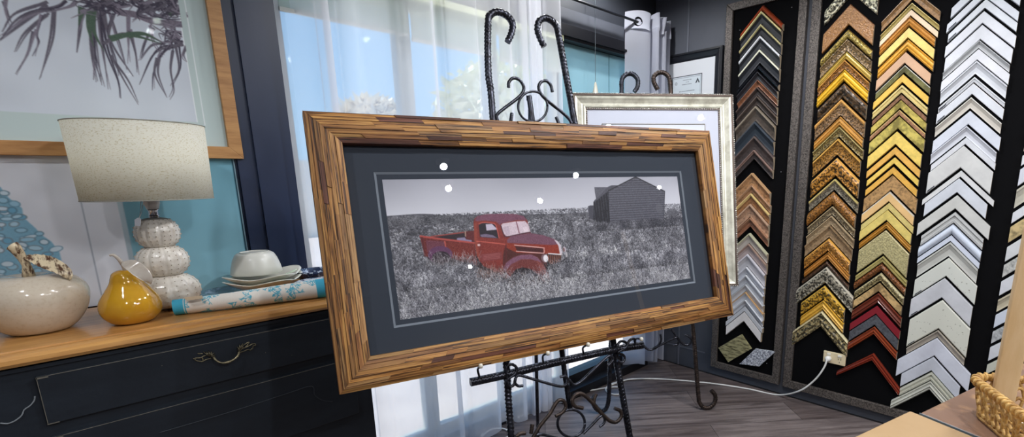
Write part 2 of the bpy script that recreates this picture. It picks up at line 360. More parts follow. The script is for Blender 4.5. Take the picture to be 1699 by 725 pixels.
def bunch(z0, z1, name, m, parent, off=0.):
    pts = [tuple(ony(1037, 33, 2.13)[:2]), tuple(ony(1080, 20, 2.04)[:2]), (2.80, 2.13), (2.835, 2.13), (2.845, 2.02), (2.865, 2.02), (2.875, 2.13), (2.895, 2.13), (2.91, 2.01), (2.93, 2.01), (2.94, 2.13), (2.965, 2.13), (2.985, 2.02), (3.0, 2.03), (3.01, 2.12)]
    P = smooth_path([(a, b2, 0) for a, b2 in pts], .006); rows = 16; V = []
    for r in range(rows):
        tt = r / (rows - 1); z = z1 + (z0 - z1) * tt
        for k, p in enumerate(P): V.append((p[0] - .012 * tt * math.sin(k * .07) - .03 * tt * (p[0] - 2.6), p[1] + off + .006 * math.sin(3 * tt + k * .05) * tt, z + (.015 * math.sin(k * .11) if r in (0, rows - 1) else 0)))
    n = len(P); F = [(r * n + i, r * n + i + 1, (r + 1) * n + i + 1, (r + 1) * n + i) for r in range(rows - 1) for i in range(n - 1)]
    g = MB(); g.add(V, F, 0, True); return g.build(name, m, parent)
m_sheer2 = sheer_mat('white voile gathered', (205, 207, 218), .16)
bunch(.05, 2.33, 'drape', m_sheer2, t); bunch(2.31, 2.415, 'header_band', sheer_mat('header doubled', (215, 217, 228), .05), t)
q = MB(); A_ = ony(1037, 33, 2.13); B_ = ony(1080, 20, 2.04); fd = (B_ - A_); fd[2] = 0; fd /= np.linalg.norm(fd); tq = (RY - A_[1]) / (B_[1] - A_[1]); c0 = A_ + (B_ - A_) * tq; c0[2] = 2.362; fn_ = np.array([fd[1], -fd[0], 0])
ring = [c0 + fn_ * .004 + fd * .024 * math.cos(a) + np.array([0, 0, .024 * math.sin(a)]) for a in np.linspace(0, 2 * PI, 25)]; q.tube(ring, .006, 8); q.build('eyelet', mat('dark chrome eyelet', (60, 62, 70), .2, 1.), t)
q = MB(); q.tube([(.55, RY - .0, 2.362), (3.03, RY - .0, 2.362)], .0075, 14, step=.3)
t = thing('curtain_rod', 'thin black curtain rod running to the right corner curtain', 'curtain rod'); q.build('rod', m_black, t)
q = MB(); q.lathe([(.001, 0), (.014, 0), (.014, .02), (.001, .02)], (0, 0, 0), 16); o = q.build('finial', m_black, t); o.rotation_euler = (0, PI / 2, 0); o.location = (3.03, RY, 2.362)
q = MB(); q.box((2.88, RY - .008, 2.345), (2.9, WY, 2.375)); q.build('bracket', m_black, t)

# ------------------------------------------------------------------ ceiling downlights: some placed from their reflections, the rest added as fill light
def downlight(x, y, lab, pw=1.):
    t = thing('downlight', lab, 'ceiling light', (x, y, CZ), 'recessed ceiling downlights')
    q = MB(); q.lathe([(.035, -.004), (.052, -.006), (.054, 0), (.035, 0)], n=24); q.build('trim_ring', mat('white ring', (230, 230, 230), .4), t)
    q = MB(); q.lathe([(.001, -.003), (.034, -.003), (.034, -.001), (.001, -.001)], n=24); q.build('lens', mat('lit lens', (255, 255, 255), .5, emis=((235, 242, 255), 30)), t)
    l = bpy.data.lights.new('downlight_lamp', 'SPOT'); l.energy = SPOT_W * pw; l.spot_size = math.radians(172); l.spot_blend = .6; l.shadow_soft_size = .024; l.color = (.97, .98, 1)
    o = bpy.data.objects.new('downlight_lamp', l); C.objects.link(o); o.parent = t; o.location = (0, 0, -.045)
downs = [(.771, -.916), (.772, -1.30), (1.9, -1.42), (1.605, -1.87), (2.93, -2.03), (.83, -3.646), (2.15, .9), (2.1, -.1), (1.333, .31), (-.7, -.6), (-.6, .9), (1.5, 1.75), (2.4, 1.9)]
dl = ['ceiling downlight mirrored top left in the truck picture glass', 'ceiling downlight mirrored below the top left one', 'bright downlight mirrored top middle in the glass', 'downlight mirrored over the truck cab', 'downlight mirrored beside the barn roof', 'far downlight mirrored at the truck bed', 'added fill downlight in front of the first sample board', 'added fill downlight in front of the white samples', 'ceiling downlight over the middle of the room', 'added fill downlight behind the viewer on the left', 'added fill downlight left of the chest', 'added fill downlight over the wrought iron easel', 'added fill downlight over the silver frame']
PW = [1, 1, 1, 1, .03, 1, 1.15, 1.05, 1.2, 1, .8, .5, .5]
for (x, y), lb, p in zip(downs, dl, PW): downlight(x, y, lb, p)

# ================================================================== LEFT SIDE: chest
m_chest = mat('black painted wood', (22, 28, 36), .42, noise=((30, 37, 46), 5, .35, .7, (1, 1, 4)), bump=(60, .15, 'noise'))
m_chip = mat('worn edge', (96, 92, 84), .7)
m_oak = mat('honey oak', (196, 146, 84), .3, noise=((160, 108, 56), 3.0, .38, .68, (1.2, 14, 14)), bump=(40, .08, 'noise', (1, 12, 12)), coat=.3)
FY, TZ = 1.69, 1.02
chest = thing('chest_of_drawers', 'black painted chest of drawers with honey oak top along the left wall', 'chest of drawers', (0, 0, 0))
q = MB(); q.box((-1.1, FY, .06), (.675, WY - .06, .985)); q.box((-1.1, FY + .03, 0), (.675, WY - .06, .06))
bevel(q.build('body', m_chest, chest), .003)
# oak top with rounded nosing and a groove line
q = MB(); prof = [(WY - .055, 1.02), (1.715, 1.02), (1.712, 1.0165), (1.706, 1.0165), (1.69, 1.018), (1.678, 1.015), (1.671, 1.008), (1.669, .998), (1.674, .990), (1.69, .986), (WY - .055, .986)]
q.loft([[(x, a, b2) for a, b2 in prof] for x in (-1.12, .70)], 0, False); q.build('top', m_oak, chest)
def front_xz(px): return [(lambda p: (p[0], p[2]))(ony(u, v, FY)) for u, v in px]
# drawers
def drawer(x0, x1, z0, z1):
    q = MB(); q.box((x0, FY - .012, z0), (x1, FY, z1)); d = bevel(q.build('drawer', m_chest, chest), .002)
    e = MB(); e.box((x0 + .001, FY - .0128, z1 - .0022), (x1 - .001, FY - .0118, z1 - .0008)); e.box((x0 + .0005, FY - .0128, z0 + .002), (x0 + .0018, FY - .0118, z1 - .002)); e.box((x0, FY - .0128, z1 - .006), (x0 + .02, FY - .0118, z1 - .001)); e.box((x0, FY - .0128, z0), (x0 + .02, FY - .0118, z0 + .0022))
    e.build('worn_edge', m_chip, d); return d
d1 = drawer(-.092, .62, .836, .957)
q = MB(); q.box((-.15, FY - .006, .975), (.675, FY, .984)); q.build('moulding', m_chest, chest)
d2 = drawer(-.092, .62, .60, .803)
# inner raised panel with quarter-round corner on the lower drawer
P = [ony(u, v, FY - .013) for u, v in [(264, 718), (380, 684), (470, 655), (516, 641), (522, 655), (535, 664), (552, 666)]]
q = MB(); q.tube(P, .0012, 6); q.build('panel_line', mat('dull scratch', (52, 58, 66), .6), d2)
P = [ony(u, v, FY - .002) for u, v in [(0, 702), (12, 703), (25, 698), (36, 689), (40, 680), (50, 673), (57, 664), (58, 657)]]
q = MB(); q.tube(P, .0016, 6); q.build('carved_outline', mat('pale scratch', (120, 126, 132), .6), chest)
# bail handle with leafy ends
m_brass = mat('antique brass', (150, 140, 112), .42, .75, noise=((80, 76, 62), 60, .35, .65, (1, 1, 1)))
def HP(u, v, off=.012): return ony(u * 140 / 1450 + 300, v * 70 / 725 + 550, FY - off)
h = MB()
h.tube([HP(560, 440, .018), HP(600, 490, .026), HP(650, 525, .03), HP(720, 540, .032), HP(800, 530, .032), HP(880, 500, .03), HP(950, 450, .028), HP(990, 400, .024), HP(1005, 350, .018)], .0022, 8, rib=.35, pitch=.004, taper=[1.3, .9, 1.25, .9, 1.3])
for fan, cx_, cy_ in (([(390, 350), (430, 345), (480, 335), (530, 345), (570, 370), (590, 405)], 500, 430), ([(970, 265), (1010, 225), (1060, 205), (1090, 215), (975, 320)], 1020, 320)):
    for (u, v) in fan: h.tube([HP(cx_, cy_, .014), HP((cx_ + u) / 2, (cy_ + v) / 2, .024), HP(u, v, .014)], .0018, 6, taper=[.7, 1.2, .6])
for pl in ([(480, 400), (400, 420), (340, 450), (270, 455), (210, 470)], [(380, 380), (330, 382), (290, 378)], [(520, 460), (440, 480), (370, 515), (320, 510), (270, 500), (240, 480)], [(360, 440), (380, 480), (370, 515)],
           [(1010, 340), (1060, 290), (1120, 270), (1180, 240), (1230, 215), (1275, 210), (1280, 235), (1240, 240)], [(1080, 230), (1110, 215), (1150, 190), (1180, 185)], [(1020, 360), (1080, 340), (1150, 310), (1190, 320), (1230, 290), (1240, 250)], [(1110, 270), (1140, 240), (1170, 200)]):
    h.tube([HP(u, v, .015) for u, v in pl], .0014, 6, rib=.3, pitch=.004)
h.build('handle', m_brass, d1)
q = MB()
for u, v in ((713, 284), (1170, 226), (1285, 237)):
    p = ony(u / 2.655, 500 + v / 2.655, FY - .013); q.lathe([(.0002, -.0005), (.0016, 0), (.0002, .0008)], tuple(p), 8)
q.build('paint_speck', m_chip, d1)

# ---------------- ceramic apple
def leafshape(mb, pts, wid, up, thick=.003, veins=0, cup=.2):
    P = smooth_path(pts, .004); n = len(P); T = np.gradient(P, axis=0); T /= np.linalg.norm(T, axis=1)[:, None]
    rings = []
    for i in range(n):
        s_ = i / (n - 1); wv = wid * (math.sin(PI * min(1, s_ * .92 + .06)) ** .8); side = np.cross(T[i], up); side /= np.linalg.norm(side); nn = np.cross(side, T[i])
        top = []; bot = []
        for k in range(-6, 7):
            a = k / 6; off = cup * wv * a * a + (.0012 * math.sin(s_ * 60 + abs(a) * 4) if veins else 0)
            top.append(P[i] + side * wv * a + nn * (off + thick * (1 - a * a))); bot.append(P[i] + side * wv * a + nn * (off - thick * (1 - a * a)))
        rings.append(top + bot[::-1])
    mb.loft(rings)
VR = RM[0]; VU = -RM[1]; VF = RM[2]
m_cream = mat('cream speckled glaze', (208, 196, 178), .12, noise=((196, 180, 158), 120, .5, .72, (1, 1, 1)), coat=.6)
ac = onz(66, 552, TZ); ac = np.array([-.072, 1.90, TZ])
t = thing('ceramic_apple', 'large cream glazed ceramic apple with brown stem at the left end of the chest', 'ornament', ac)
prof = [(.001, .0), (.045, .001), (.062, .006), (.082, .028), (.097, .058), (.104, .088), (.101, .112), (.088, .132), (.066, .146), (.042, .150), (.02, .146), (.006, .138), (.001, .136)]
q = MB(); P2 = smooth_path([(a, b2, 0) for a, b2 in prof], .004); q.lathe([(max(.0008, p[0]), p[1]) for p in P2], n=72, fn=lambda a, r, z: (r * (1 + .02 * math.cos(2 * a + 1) * min(1, r / .05)), z)); q.build('apple_body', m_cream, t)
m_stem = mat('cream and burnt brown glaze', (222, 205, 172), .35, noise=((84, 54, 36), 75, .47, .58, (1.2, .6, .35)), bump=(60, .5, 'noise'))
AY = 1.875
q = MB(); A = lambda u, v, y=AY: ony(u, v, y) - ac
q.tube([A(48, 458, 1.885), A(44, 440), A(37, 428), A(25, 412, 1.86), A(20, 408, 1.86)], .011, 12, taper=[1.15, .75, .85, 1.1, 1.2]); q.build('stem', m_stem, t)
q = MB(); leafshape(q, [A(38, 426), A(60, 430, 1.865), A(85, 440, 1.85), A(108, 452, 1.84), A(117, 464, 1.84)], .021, np.array([.25, .35, -.9]) * -1, veins=1); q.build('leaf', m_stem, t)
# ---------------- ceramic pear
pc = np.array([.1035, 1.822, TZ])
t = thing('ceramic_pear', 'mustard yellow glazed ceramic pear with grey leaf between apple and lamp', 'ornament', pc)
m_must = mat('mustard glaze', (206, 156, 42), .08, noise=((186, 132, 30), 8, .4, .7, (1, 1, 1)), coat=.8)
prof = [(.001, .0), (.035, .001), (.050, .008), (.063, .026), (.067, .046), (.062, .068), (.048, .092), (.036, .112), (.031, .128), (.026, .139), (.015, .146), (.005, .147), (.001, .146)]
q = MB(); P2 = smooth_path([(a, b2, 0) for a, b2 in prof], .003)
ld = VR - np.array([0, 0, VR[2]])
q.lathe([(max(.0008, p[0]), p[1]) for p in P2], n=64); o = q.build('pear_body', m_must, t)
m_gl = mat('pale grey glaze', (205, 198, 188), .12, noise=((180, 168, 155), 20, .4, .7, (1, 1, 1)), coat=.6)
Bp = lambda u, v, y=1.845: ony(u, v, y) - pc
q = MB(); q.lathe([(.001, .144), (.0085, .1455), (.0085, .1475), (.001, .1485)], n=20); q.tube([Bp(210, 450, 1.815), Bp(205, 441, 1.81), Bp(197, 430, 1.80), Bp(188, 423, 1.80), Bp(181, 424, 1.80)], .0055, 10, taper=[1.3, .9, .8, .7, .5]); q.build('stem', m_gl, t)
q = MB(); leafshape(q, [Bp(203, 436, 1.80), Bp(218, 440, 1.775), Bp(232, 450, 1.765), Bp(245, 462, 1.765), Bp(250, 470, 1.77)], .017, np.array([.3, .75, -.6]) * -1); q.build('leaf', m_gl, t)
q = MB(); a_ = Bp(212, 463, 1.80); r_ = VR * .013; u_ = VU * .013; q.add([a_, a_ + r_ * .95 - u_ * .1, a_ + r_ * 1.02 - u_ * .95, a_ + r_ * .05 - u_ * .85], [(0, 1, 2, 3)]); o = q.build('price_sticker', mat('lilac sticker', (196, 186, 214), .6, noise=((120, 110, 140), 220, .5, .62, (1, 1, 1))), t)
o.modifiers.new('s', 'SOLIDIFY').thickness = .0006

# ---------------- lamp
lc = np.array([.20, 1.94, TZ])
lamp = thing('table_lamp', 'lit table lamp with cream linen drum shade and stacked white urchin base', 'lamp', lc)
def urchin(z0, z1, r, seed):
    q = MB(); n = 120; m_ = 40; zc = (z0 + z1) / 2; hh = (z1 - z0) / 2 * 1.06; rings = []
    for i in range(m_ + 1):
        th = -PI / 2 + PI * i / m_; rg = []
        for j in range(n):
            a = 2 * PI * j / n; rr = max(.0008, r * math.copysign(abs(math.cos(th)) ** .72, 1)); z = zc + hh * math.sin(th)
            seg = a / (2 * PI) * 10; f = seg % 1; rr *= 1 - .035 * math.exp(-((f - .5) / .06) ** 2)
            for off in (.22, .78):
                k = (th / PI * 11) % 1
                if abs(th) < 1.15: rr += .0022 * math.exp(-((f - off) / .07) ** 2 - ((k - .5) / .2) ** 2)
            rg.append((rr * math.cos(a), rr * math.sin(a), z))
        rings.append(rg)
    q.loft(rings); return q.build('urchin', m_urch, lamp)
m_urch = mat('white crackle ceramic', (222, 216, 206), .22, noise=((190, 180, 168), 30, .45, .7, (1, 1, 1)), coat=.4, bump=(160, .1, 'noise'))
urchin(.004, .105, .080, 1); urchin(.100, .192, .064, 2); urchin(.187, .275, .0535, 3)
# grey pimples of the urchins
q = MB()
for (zc, hh, r) in ((.0545, .0535, .08), (.146, .049, .064), (.231, .0466, .0535)):
    for s_ in range(20):
        a = 2 * PI * (s_ // 2 + (.22 if s_ % 2 == 0 else .78)) / 10
        for k in range(-4, 4):
            th = (k + .5) / 11 * PI
            if abs(th) > 1.15: continue
            rr = r * math.cos(th) ** .72 + .0015; p = (rr * math.cos(a), rr * math.sin(a), zc + hh * math.sin(th))
            q.lathe([(.0003, -.0016), (.0019, 0), (.0003, .0016)], p, 8)
q.build('urchin_spots', mat('taupe glaze', (160, 148, 128), .4), lamp)
q = MB(); q.lathe([(.012, .272), (.013, .274), (.0115, .279), (.0115, .296), (.0135, .298), (.0135, .302), (.001, .302)], n=32); q.lathe([(.012, .278), (.0128, .28), (.0128, .283), (.0115, .284)], n=32)
q.build('neck', mat('polished chrome', (200, 200, 205), .08, 1.), lamp)
q = MB(); q.lathe([(.014, .302), (.019, .318), (.02, .336), (.012, .35), (.001, .352)], n=32); q.build('lamp_holder', mat('white lamp holder', (235, 235, 235), .4), lamp)
q = MB(); q.lathe([(.001, .352), (.012, .356), (.02, .375), (.028, .40), (.03, .415), (.026, .432), (.014, .444), (.001, .447)], n=32); q.build('bulb', mat('lit bulb', (255, 250, 240), .4, emis=((250, 252, 240), 3)), lamp)
q = MB(); z0s, z1s, rb, rt = .33, .541, .150, .155
q.lathe([(rb, z0s), (rt, z1s), (rt - .0016, z1s), (rb - .0016, z0s), (rb, z0s)], n=96)
# translucent linen
ms = bpy.data.materials.new('cream linen'); ms.use_nodes = True; tt = ms.node_tree; N = tt.nodes; L = tt.links; N.remove(N['Principled BSDF']); oo = N['Material Output']
co = N.new('ShaderNodeTexCoord'); mp = N.new('ShaderNodeMapping'); mp.inputs['Scale'].default_value = (1, 1, 2.4); L.new(co.outputs['Object'], mp.inputs[0])
n1 = N.new('ShaderNodeTexNoise'); n1.inputs['Scale'].default_value = 210; n1.inputs['Detail'].default_value = 5; L.new(mp.outputs[0], n1.inputs['Vector'])
r1 = N.new('ShaderNodeValToRGB'); r1.color_ramp.elements[0].position = .36; r1.color_ramp.elements[0].color = lin((222, 214, 190)); r1.color_ramp.elements[1].position = .45; r1.color_ramp.elements[1].color = lin((248, 246, 236)); L.new(n1.outputs[0], r1.inputs[0])
tl = N.new('ShaderNodeBsdfTranslucent'); df = N.new('ShaderNodeBsdfDiffuse'); mxs = N.new('ShaderNodeMixShader'); mxs.inputs[0].default_value = .5
L.new(r1.outputs[0], tl.inputs[0]); L.new(r1.outputs[0], df.inputs[0]); L.new(tl.outputs[0], mxs.inputs[1]); L.new(df.outputs[0], mxs.inputs[2]); L.new(mxs.outputs[0], oo.inputs[0])
sh = q.build('lamp_shade', ms, lamp)
q = MB(); q.tube([((rt + .0005) * np.array([math.cos(a), math.sin(a), 0]) + [0, 0, z1s]) for a in np.linspace(0, 2 * PI, 73)], .0012, 6); q.build('shade_ring', mat('grey trim tape', (150, 148, 140), .6), lamp)
q = MB(); q.tube([((rb + .0005) * np.array([math.cos(a), math.sin(a), 0]) + [0, 0, z0s]) for a in np.linspace(0, 2 * PI, 73)], .0012, 6); q.build('shade_ring', mat('grey trim tape', (150, 148, 140), .6), lamp)
q = MB()
for k in range(3): a = k * 2.094; q.tube([(.016 * math.cos(a), .016 * math.sin(a), .345), (.08 * math.cos(a), .08 * math.sin(a), .345), ((rb) * math.cos(a), (rb) * math.sin(a), .34)], .0012, 6)
q.build('shade_spider', mat('grey trim tape', (150, 148, 140), .6), lamp)
l = bpy.data.lights.new('lamp_bulb', 'POINT'); l.energy = 19; l.shadow_soft_size = .025; l.color = (.94, 1, .96); o = bpy.data.objects.new('lamp_bulb_light', l); C.objects.link(o); o.parent = lamp; o.location = (0, 0, .42)
q = MB(); Lp = lambda u, v, y=1.90: ony(u, v, y) - lc
q.tube([Lp(234, 334), Lp(233, 350), Lp(231, 362, 1.885)], .0007, 6); q.tube([Lp(238, 334), Lp(235, 352), Lp(231, 362, 1.885)], .0007, 6)
q.build('tag_string', mat('white string', (240, 240, 242), .6), lamp)
q = MB(); a_ = Lp(229, 361, 1.878); q.add([a_, a_ + VR * .008 - VU * .003, a_ + VR * .006 - VU * .024, a_ + VR * -.009 - VU * .023, a_ - VR * .010 - VU * .006], [(0, 1, 2, 3, 4)]); o = q.build('tag', mat('white card', (225, 230, 240), .6), lamp); o.modifiers.new('s', 'SOLIDIFY').thickness = .0008

# ---------------- rolled tea towel with coral print
aL = np.array([.193, 1.822, TZ + .023]); aR = np.array([.575, 1.722, TZ + .031])
ax = aR - aL; LN = np.linalg.norm(ax); ax /= LN; sd = np.cross(ax, [0, 0, 1]); sd /= np.linalg.norm(sd); upv = np.cross(sd, ax)
W_, H_ = 620, 260; P = Paint(W_, H_, (232, 227, 218)); P.a += rng.normal(0, 3, (H_, W_, 1))
teal = (72, 168, 196)
def coral_branch(x, y, ang, ln, wd, dep):
    x2, y2 = x + ln * math.cos(ang), y + ln * math.sin(ang); P.line([(x, y), ((x + x2) / 2 + random.uniform(-2, 2), (y + y2) / 2), (x2, y2)], wd, teal, wd * .8)
    if dep:
        for k in range(random.choice([2, 3])): coral_branch(x2, y2, ang + random.uniform(-.8, .8), ln * random.uniform(.6, .85), max(1.6, wd * .8), dep - 1)
for k in range(44):
    x, y = 60 + (k * 83) % 500, (k * 47) % 256; a0 = random.uniform(0, 6.28)
    for j in range(5): coral_branch(x, y, a0 + j * .5, random.uniform(14, 21), 3.2, 2)
P.a[:, :48] = (60, 165, 196); P.a[:, 575:] = (60, 165, 196); P.a[:, 40:43] = (235, 228, 215); P.a[100:180, 22:26] = (225, 232, 235)
def towel(u, v):
    th = v * 2 * PI; r = (.0225 + .008 * u) * (1 + .05 * np.sin(3 * u + 2 * th)); rx = r * 1.18; rz = r
    bend = .006 * np.sin(u * 5)
    p = aL[None, None] + ax * (u * LN)[..., None] + sd * (np.cos(th) * rx + bend)[..., None] + upv * (np.sin(th) * rz)[..., None]
    p[..., 2] = np.maximum(p[..., 2], TZ + .0012); return p
m_towel = mat('printed cotton', (255, 255, 255), .8, attr=True, bump=(400, .15, 'noise'))
t = thing('tea_towel', 'rolled white tea towel with turquoise coral print on the chest edge', 'towel')
paint_grid('roll', P, towel, m_towel, t)
q = MB(); sp = []
for k in range(120):
    a = k / 120 * 6 * PI; r = .025 * (1 - k / 150); sp.append(aR + sd * math.cos(a) * r * 1.15 + upv * math.sin(a) * r + ax * (.001 + .003 * (k / 120)))
V = []; 
for p in sp: V += [p, p - ax * .02]
q.add(V, [(2 * i, 2 * i + 1, 2 * i + 3, 2 * i + 2) for i in range(len(sp) - 1)], 0, True); o = q.build('rolled_end', mat('turquoise cotton', (60, 165, 196), .8), t); o.modifiers.new('s', 'SOLIDIFY').thickness = .0022
q = MB(); q.lathe([(.0002, 0), (.0195, 0), (.0195, .001), (.0002, .001)], n=24); o = q.build('end_fold', mat('turquoise cotton', (60, 165, 196), .8), t); o.matrix_world = Matrix.Translation(Vector(aL)) @ Vector(ax).to_track_quat('Z', 'Y').to_matrix().to_4x4()
q = MB(); lp = []
for a in np.linspace(0, 2 * PI, 41): lp.append(aL + ax * (.035 + .016 * math.cos(a)) + sd * math.cos(a) * .0265 + upv * math.sin(a) * .0225)
q.tube(lp, .0006, 6); q.build('string', mat('dark string', (30, 34, 40), .7), t)
q = MB(); p0 = ony(303, 494, 1.785); p0[2] = max(p0[2], TZ + .045); q.add([p0, p0 + ax * .045, p0 + ax * .047 + sd * .016 - upv * .006, p0 + ax * .012 + sd * .018 - upv * .006], [(0, 1, 2, 3)]); o = q.build('kraft_tag', mat('kraft card', (190, 168, 140), .8), t); o.modifiers.new('s', 'SOLIDIFY').thickness = .0008

# ---------------- dishes
m_dish = mat('off white glazed dish', (226, 224, 212), .15, coat=.5, noise=((206, 212, 196), 6, .5, .75, (1, 1, 1)))
def dish(z, r, lab, ang, sx_=1.25):
    t = thing('side_dish', lab, 'dish', (.455, 1.985, z), 'two stacked square dishes')
    q = MB(); q.lathe([(.001, .004), (r * .42, .003), (r * .46, -.0005), (r * .52, .0), (r * .55, .004), (r * .8, .018), (r * .98, .031), (r, .033), (r * .99, .0355), (r * .94, .034), (r * .75, .020), (r * .5, .009), (.001, .007)], n=96, fn=lambda a, rr, zz: (rr * (1 + .13 * (rr / r) ** 2 * math.cos(4 * (a - ang)) + .13 * (rr / r) ** 2 * math.cos(a + .5)), zz + .007 * (rr / r) ** 3 * math.cos(4 * (a - ang))))
    q.build('bowl_shell', m_dish, t); return t
dish(TZ + .012, .112, 'off-white square dish, lower of the stacked pair beside the lamp', .2)
t = dish(TZ + .030, .114, 'off-white square dish under the upturned bowl, with pale green ribbed corner', .3)
q = MB()
for k in range(12):
    a0 = -1.05 + k * .07; q.tube([(.0735 * math.cos(a0), .0735 * math.sin(a0), .0225), (.112 * math.cos(a0), .112 * math.sin(a0), .0385)], .0011, 6)
q.build('ribbed_corner', mat('pale green ribs', (196, 214, 190), .3), t)
t = thing('upturned_bowl', 'plain off-white bowl standing upside down on the dishes', 'bowl', (.45, 1.995, TZ + .066))
q = MB(); q.lathe([(.074, .0), (.077, .002), (.073, .025), (.066, .050), (.058, .066), (.05, .072), (.03, .073), (.001, .0725)], n=64); q.lathe([(.042, .071), (.044, .075), (.040, .075), (.039, .071)], n=48); q.build('bowl_shell', mat('plain white glaze', (214, 214, 206), .3, coat=.2), t)
# dark glass platter left behind, patterned navy bowls right
m_blue = mat('blue grey glass', (70, 84, 110), .12, noise=((160, 175, 200), 14, .52, .62, (1, 1, 1)), coat=.6)
t = thing('glass_platter', 'dark blue-grey glass platter lying under the white dishes', 'platter', (.385, 2.02, TZ))
q = MB(); q.lathe([(.001, .002), (.06, .001), (.085, .009), (.10, .0125), (.1015, .014), (.098, .0155), (.08, .011), (.055, .0045), (.001, .004)], n=64, fn=lambda a, r, z: (r * (1 + .1 * math.cos(2 * a)), z)); q.build('platter_shell', m_blue, t)
m_nav = mat('navy dotted glaze', (38, 50, 78), .15, noise=((190, 205, 225), 60, .53, .6, (1, 1, 1)), coat=.6)
t = thing('patterned_bowl', 'small navy dotted bowl right of the upturned bowl', 'bowl', (.632, 2.0, TZ))
q = MB(); q.lathe([(.001, .004), (.03, .0), (.034, .004), (.05, .02), (.064, .045), (.066, .05), (.062, .05), (.046, .026), (.026, .01), (.001, .008)], n=48); q.build('bowl_shell', m_nav, t)
t = thing('patterned_dish', 'shallow blue and white marbled dish at the right end of the chest top', 'dish', (.60, 1.86, TZ))
q = MB(); q.lathe([(.001, .003), (.03, .001), (.055, .01), (.075, .03), (.077, .032), (.073, .033), (.05, .015), (.001, .006)], n=48); q.build('dish_shell', mat('marbled blue white glaze', (214, 220, 228), .15, noise=((60, 80, 110), 22, .5, .58, (1, 3, 1)), coat=.5), t)

# ================================================================== pictures on the left wall
m_print = mat('matt art print', (255, 255, 255), .75, attr=True, spec=.2)
m_print_g = mat('photo print', (255, 255, 255), .5, attr=True, spec=.25)
# beach print: planks, coral, teal panel  (plane y = 2.16, standing on the chest)
CYP = 2.155; X0, X1, Z0, Z1 = -.62, .463, 1.022, 1.60; W_, H_ = 760, 406
P = Paint(W_, H_, (214, 217, 226)); 
def cp(u, v): p = ony(u, v, CYP); return ((p[0] - X0) / (X1 - X0) * W_, (Z1 - p[2]) / (Z1 - Z0) * H_)
P.a += (smnoise(W_, H_, 30)[..., None] - .5) * 12
tx = cp(215, 400)[0]; P.a[:, int(tx):] = (108, 184, 204)
gx = np.linspace(0, 1, H_)[:, None, None]; P.a[:, int(tx):] = np.array([112, 166, 188]) * (1 - gx) + np.array([146, 196, 212]) * gx
a = cp(196, 345)[0]; P.a[:, int(a):int(a) + 9] = (160, 176, 186); P.a[:, int(a) + 9:int(tx)] = (226, 228, 236); a = cp(144, 380)[0]; P.a[:, int(a):int(a) + 2] = (150, 158, 172)
a = cp(60, 380)[0]; P.a[:, int(a) - 90:int(a) - 88] = (170, 176, 188)
cs = [(-120, 500), (-110, 340), (-60, 300), (-20, 300), (0, 310), (14, 328), (36, 345), (38, 360), (58, 378), (72, 392), (84, 400), (98, 418), (103, 440), (100, 470), (60, 500)]
P.poly([cp(*c) for c in cs], (126, 172, 196), 4)
R = random.Random(4)
for k in range(150):
    u, v = R.uniform(-110, 100), R.uniform(305, 470)
    if u > 0 and v < 310 + u * 1.02: continue
    cx_, cy_ = cp(u, v); rx, ry = R.uniform(5, 10), R.uniform(3, 5.5); rt_ = R.uniform(-.3, .5)
    P.ell(cx_, cy_, rx + 1.6, ry + 1.4, R.choice([(92, 122, 140), (100, 140, 164), (120, 128, 136)]), rt_); P.ell(cx_, cy_, rx, ry, R.choice([(196, 214, 226), (150, 192, 214), (170, 204, 222), (112, 166, 196)]), rt_)
P.a[:, :3] = P.a[:, -3:] = (60, 100, 120)
t = thing('beach_print', 'unframed print of blue coral on white boards beside a teal band, behind lamp', 'picture', (0, 0, 0))
q = MB(); q.box((X0, CYP + .001, Z0 - .002), (X1, WY - .002, Z1)); q.build('backing_board', mat('white board', (225, 225, 230), .7), t)
def pf(u, v): return np.stack([X0 + (X1 - X0) * u, np.full_like(u, CYP), Z1 - (Z1 - Z0) * v], -1)
paint_grid('print', P, pf, m_print, t)
q = MB(); q.box((X1, CYP - .004, Z0 - .002), (X1 + .004, WY - .001, 1.62)); q.build('edge_strip', mat('blue grey strip', (120, 150, 165), .4), t)

# palm-leaf picture in oak frame, hung above
PY = 2.13; BR = ony(405, 263.5, PY); bz = BR[2]; xr = BR[0]; xl, zt = -1.05, bz + 1.05; fw = .040
m_oakf = mat('light oak frame', (190, 142, 88), .42, noise=((160, 112, 64), 4, .4, .65, (1.5, 12, 12)), bump=(60, .1, 'noise'))
t = thing('palm_picture', 'large oak framed picture of hanging pandanus leaves above the lamp', 'picture', (0, 0, 0))
def fside(nm, a, b2, c, d):
    q = MB(); y0, y1 = PY, WY - .004; q.hexa([(a[0], y0, a[1]), (b2[0], y0, b2[1]), (c[0], y0, c[1]), (d[0], y0, d[1]), (a[0], y1, a[1]), (b2[0], y1, b2[1]), (c[0], y1, c[1]), (d[0], y1, d[1])]); return bevel(q.build(nm, m_oakf, t), .0015)
fside('frame_side', (xl, bz), (xr, bz), (xr - fw, bz + fw), (xl + fw, bz + fw)); fside('frame_side', (xr, bz), (xr, zt), (xr - fw, zt - fw), (xr - fw, bz + fw))
fside('frame_side', (xl, zt), (xr, zt), (xr - fw, zt - fw), (xl + fw, zt - fw)); fside('frame_side', (xl, bz), (xl, zt), (xl + fw, zt - fw), (xl + fw, bz + fw))
GY = PY + .016
W_, H_ = 1180, 640; GX0, GX1, GZ0, GZ1 = xl + fw, xr - fw, bz + fw, bz + fw + (xr - xl - 2 * fw) * 640 / 1180
GZ1 = min(GZ1, zt - fw)
P = Paint(W_, H_, (190, 206, 206))
def lp_(u, v): p = ony(u, v, GY); return ((p[0] - GX0) / (GX1 - GX0) * W_, (GZ1 - p[2]) / (GZ1 - GZ0) * H_)
xi = lp_(326, 200)[0]; yi = lp_(50, 187)[1]
